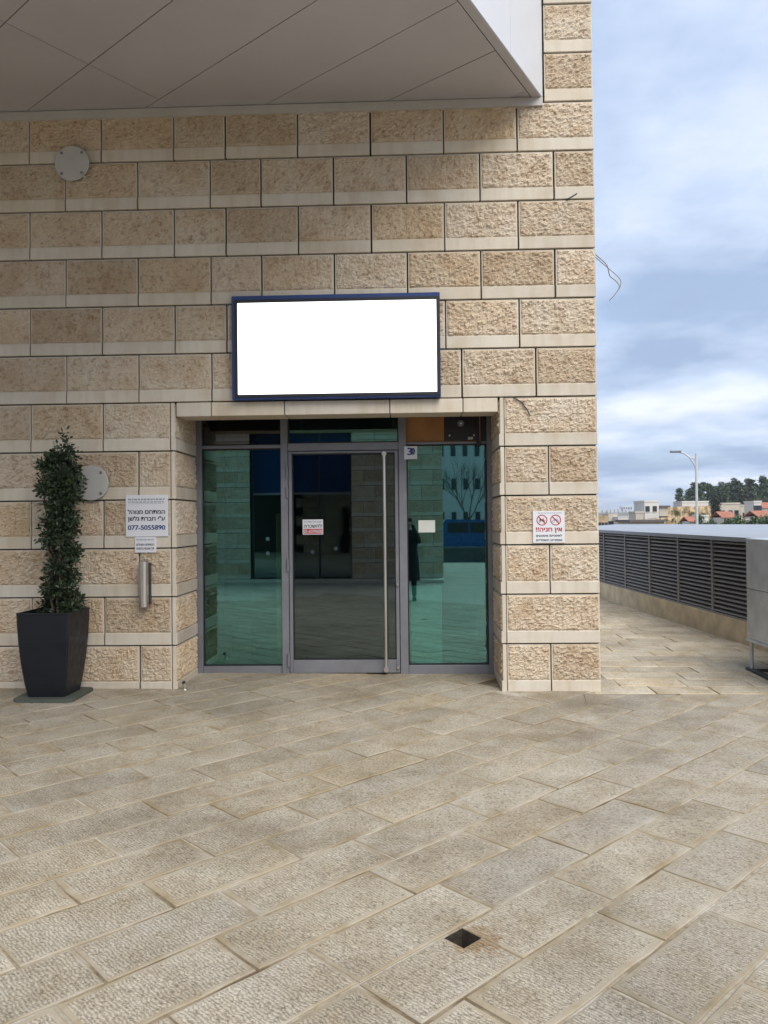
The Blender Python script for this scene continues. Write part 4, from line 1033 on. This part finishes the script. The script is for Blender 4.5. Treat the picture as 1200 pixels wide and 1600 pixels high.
for j in range(nv+1):
    ph = math.pi*j/nv
    for i in range(nu):
        a = 2*math.pi*i/nu; x = .075*math.sin(ph)*math.cos(a); y = .095*math.sin(ph)*math.sin(a); z = .118*math.cos(ph)
        if z < 0: x *= 1+.9*z/.118*.35; y *= 1+.25*z/.118
        if y > .06 and abs(x) < .02 and -.035 < z < .02: y += .018
        if y > .05 and .005 < z < .03 and .015 < abs(x) < .045: y -= .008
        v.append((PX+x, yb+.03+y, hz+z))
hm.add(v, [(j*nu+i, j*nu+(i+1) % nu, (j+1)*nu+(i+1) % nu, (j+1)*nu+i) for j in range(nv) for i in range(nu)], 0, True)
for s in (-1, 1): hm.tube([(PX+s*.072, yb+.02, hz-.03), (PX+s*.084, yb+.015, hz), (PX+s*.078, yb+.01, hz+.03)], [.010, .014, .010], 8)
hm.build('head', M_SKIN, pe)
mb = MB(); v = []
for j in range(9):
    ph = math.pi*.62*j/8
    for i in range(nu):
        a = 2*math.pi*i/nu; x = .085*math.sin(ph)*math.cos(a); y = .105*math.sin(ph)*math.sin(a); z = .128*math.cos(ph)
        if y > .03 and z < .06: y = .03
        v.append((PX+x, yb+.018+y, hz+z))
mb.add(v, [(j*nu+i, j*nu+(i+1) % nu, (j+1)*nu+(i+1) % nu, (j+1)*nu+i) for j in range(8) for i in range(nu)], 0, True)
mb.build('hair', plain('dark_hair', (.015, .011, .008), .7), pe)
for s in (-1, 1):
    b0 = Vector((s*.090, yb+.40, gzp+1.59)); jn = [(b0, .024), (b0+Vector((-s*.004, .02, .045)), (.018, .032))]; ed = [(0, 1)]
    for q in range(4):
        k0 = len(jn); y_ = yb+.405+.014*q; L_ = (.040, .045, .042, .034)[q]
        jn += [((s*.088, y_, gzp+1.64+.004*q), .0085), ((s*(.088+.004), y_+.012, gzp+1.655+L_*.4), .008), ((s*.078, y_+.016, gzp+1.66+L_*.5), .0075)]
        ed += [(1, k0), (k0, k0+1), (k0+1, k0+2)]
    k0 = len(jn); jn += [((s*.082, yb+.405, gzp+1.635), .0095), ((s*.070, yb+.412, gzp+1.652), .0085), ((s*.060, yb+.418, gzp+1.665), .008)]
    ed += [(0, k0), (k0, k0+1), (k0+1, k0+2)]
    skin_mesh('hand', jn, ed, M_SKIN, pe, 1)
    MB().bbox(PX+s*.115-.045, PX+s*.115+.045, yb-.09, yb+.17, gzp-.004, gzp+.085, .02).build('shoe', M_BLACK, pe)
MB().bbox(PX-.078, PX+.078, -.034, -.026, CAM_H-.037, CAM_H+.037, .003).build('phone', M_BLACK, None, loc=(PX, -.03, CAM_H-.037), label='black phone held up sideways by the mirrored photographer', cat='phone')

# ------------------------------------------------------------------ moist air over the valley
M_HAZE = bpy.data.materials.new('moist_air'); M_HAZE.use_nodes = True; t = M_HAZE.node_tree; t.nodes.clear()
pv = nd(t, 'ShaderNodeVolumePrincipled', {'Color': (.80, .88, 1, 1), 'Density': .00022, 'Anisotropy': .2})
om = nd(t, 'ShaderNodeOutputMaterial'); t.links.new(pv.outputs[0], om.inputs['Volume'])
MB().box(-9600, 9600, -9600, 9600, -12, 60).build('haze', M_HAZE, kind='stuff', label='thin bluish haze over the far ridge', cat='haze')
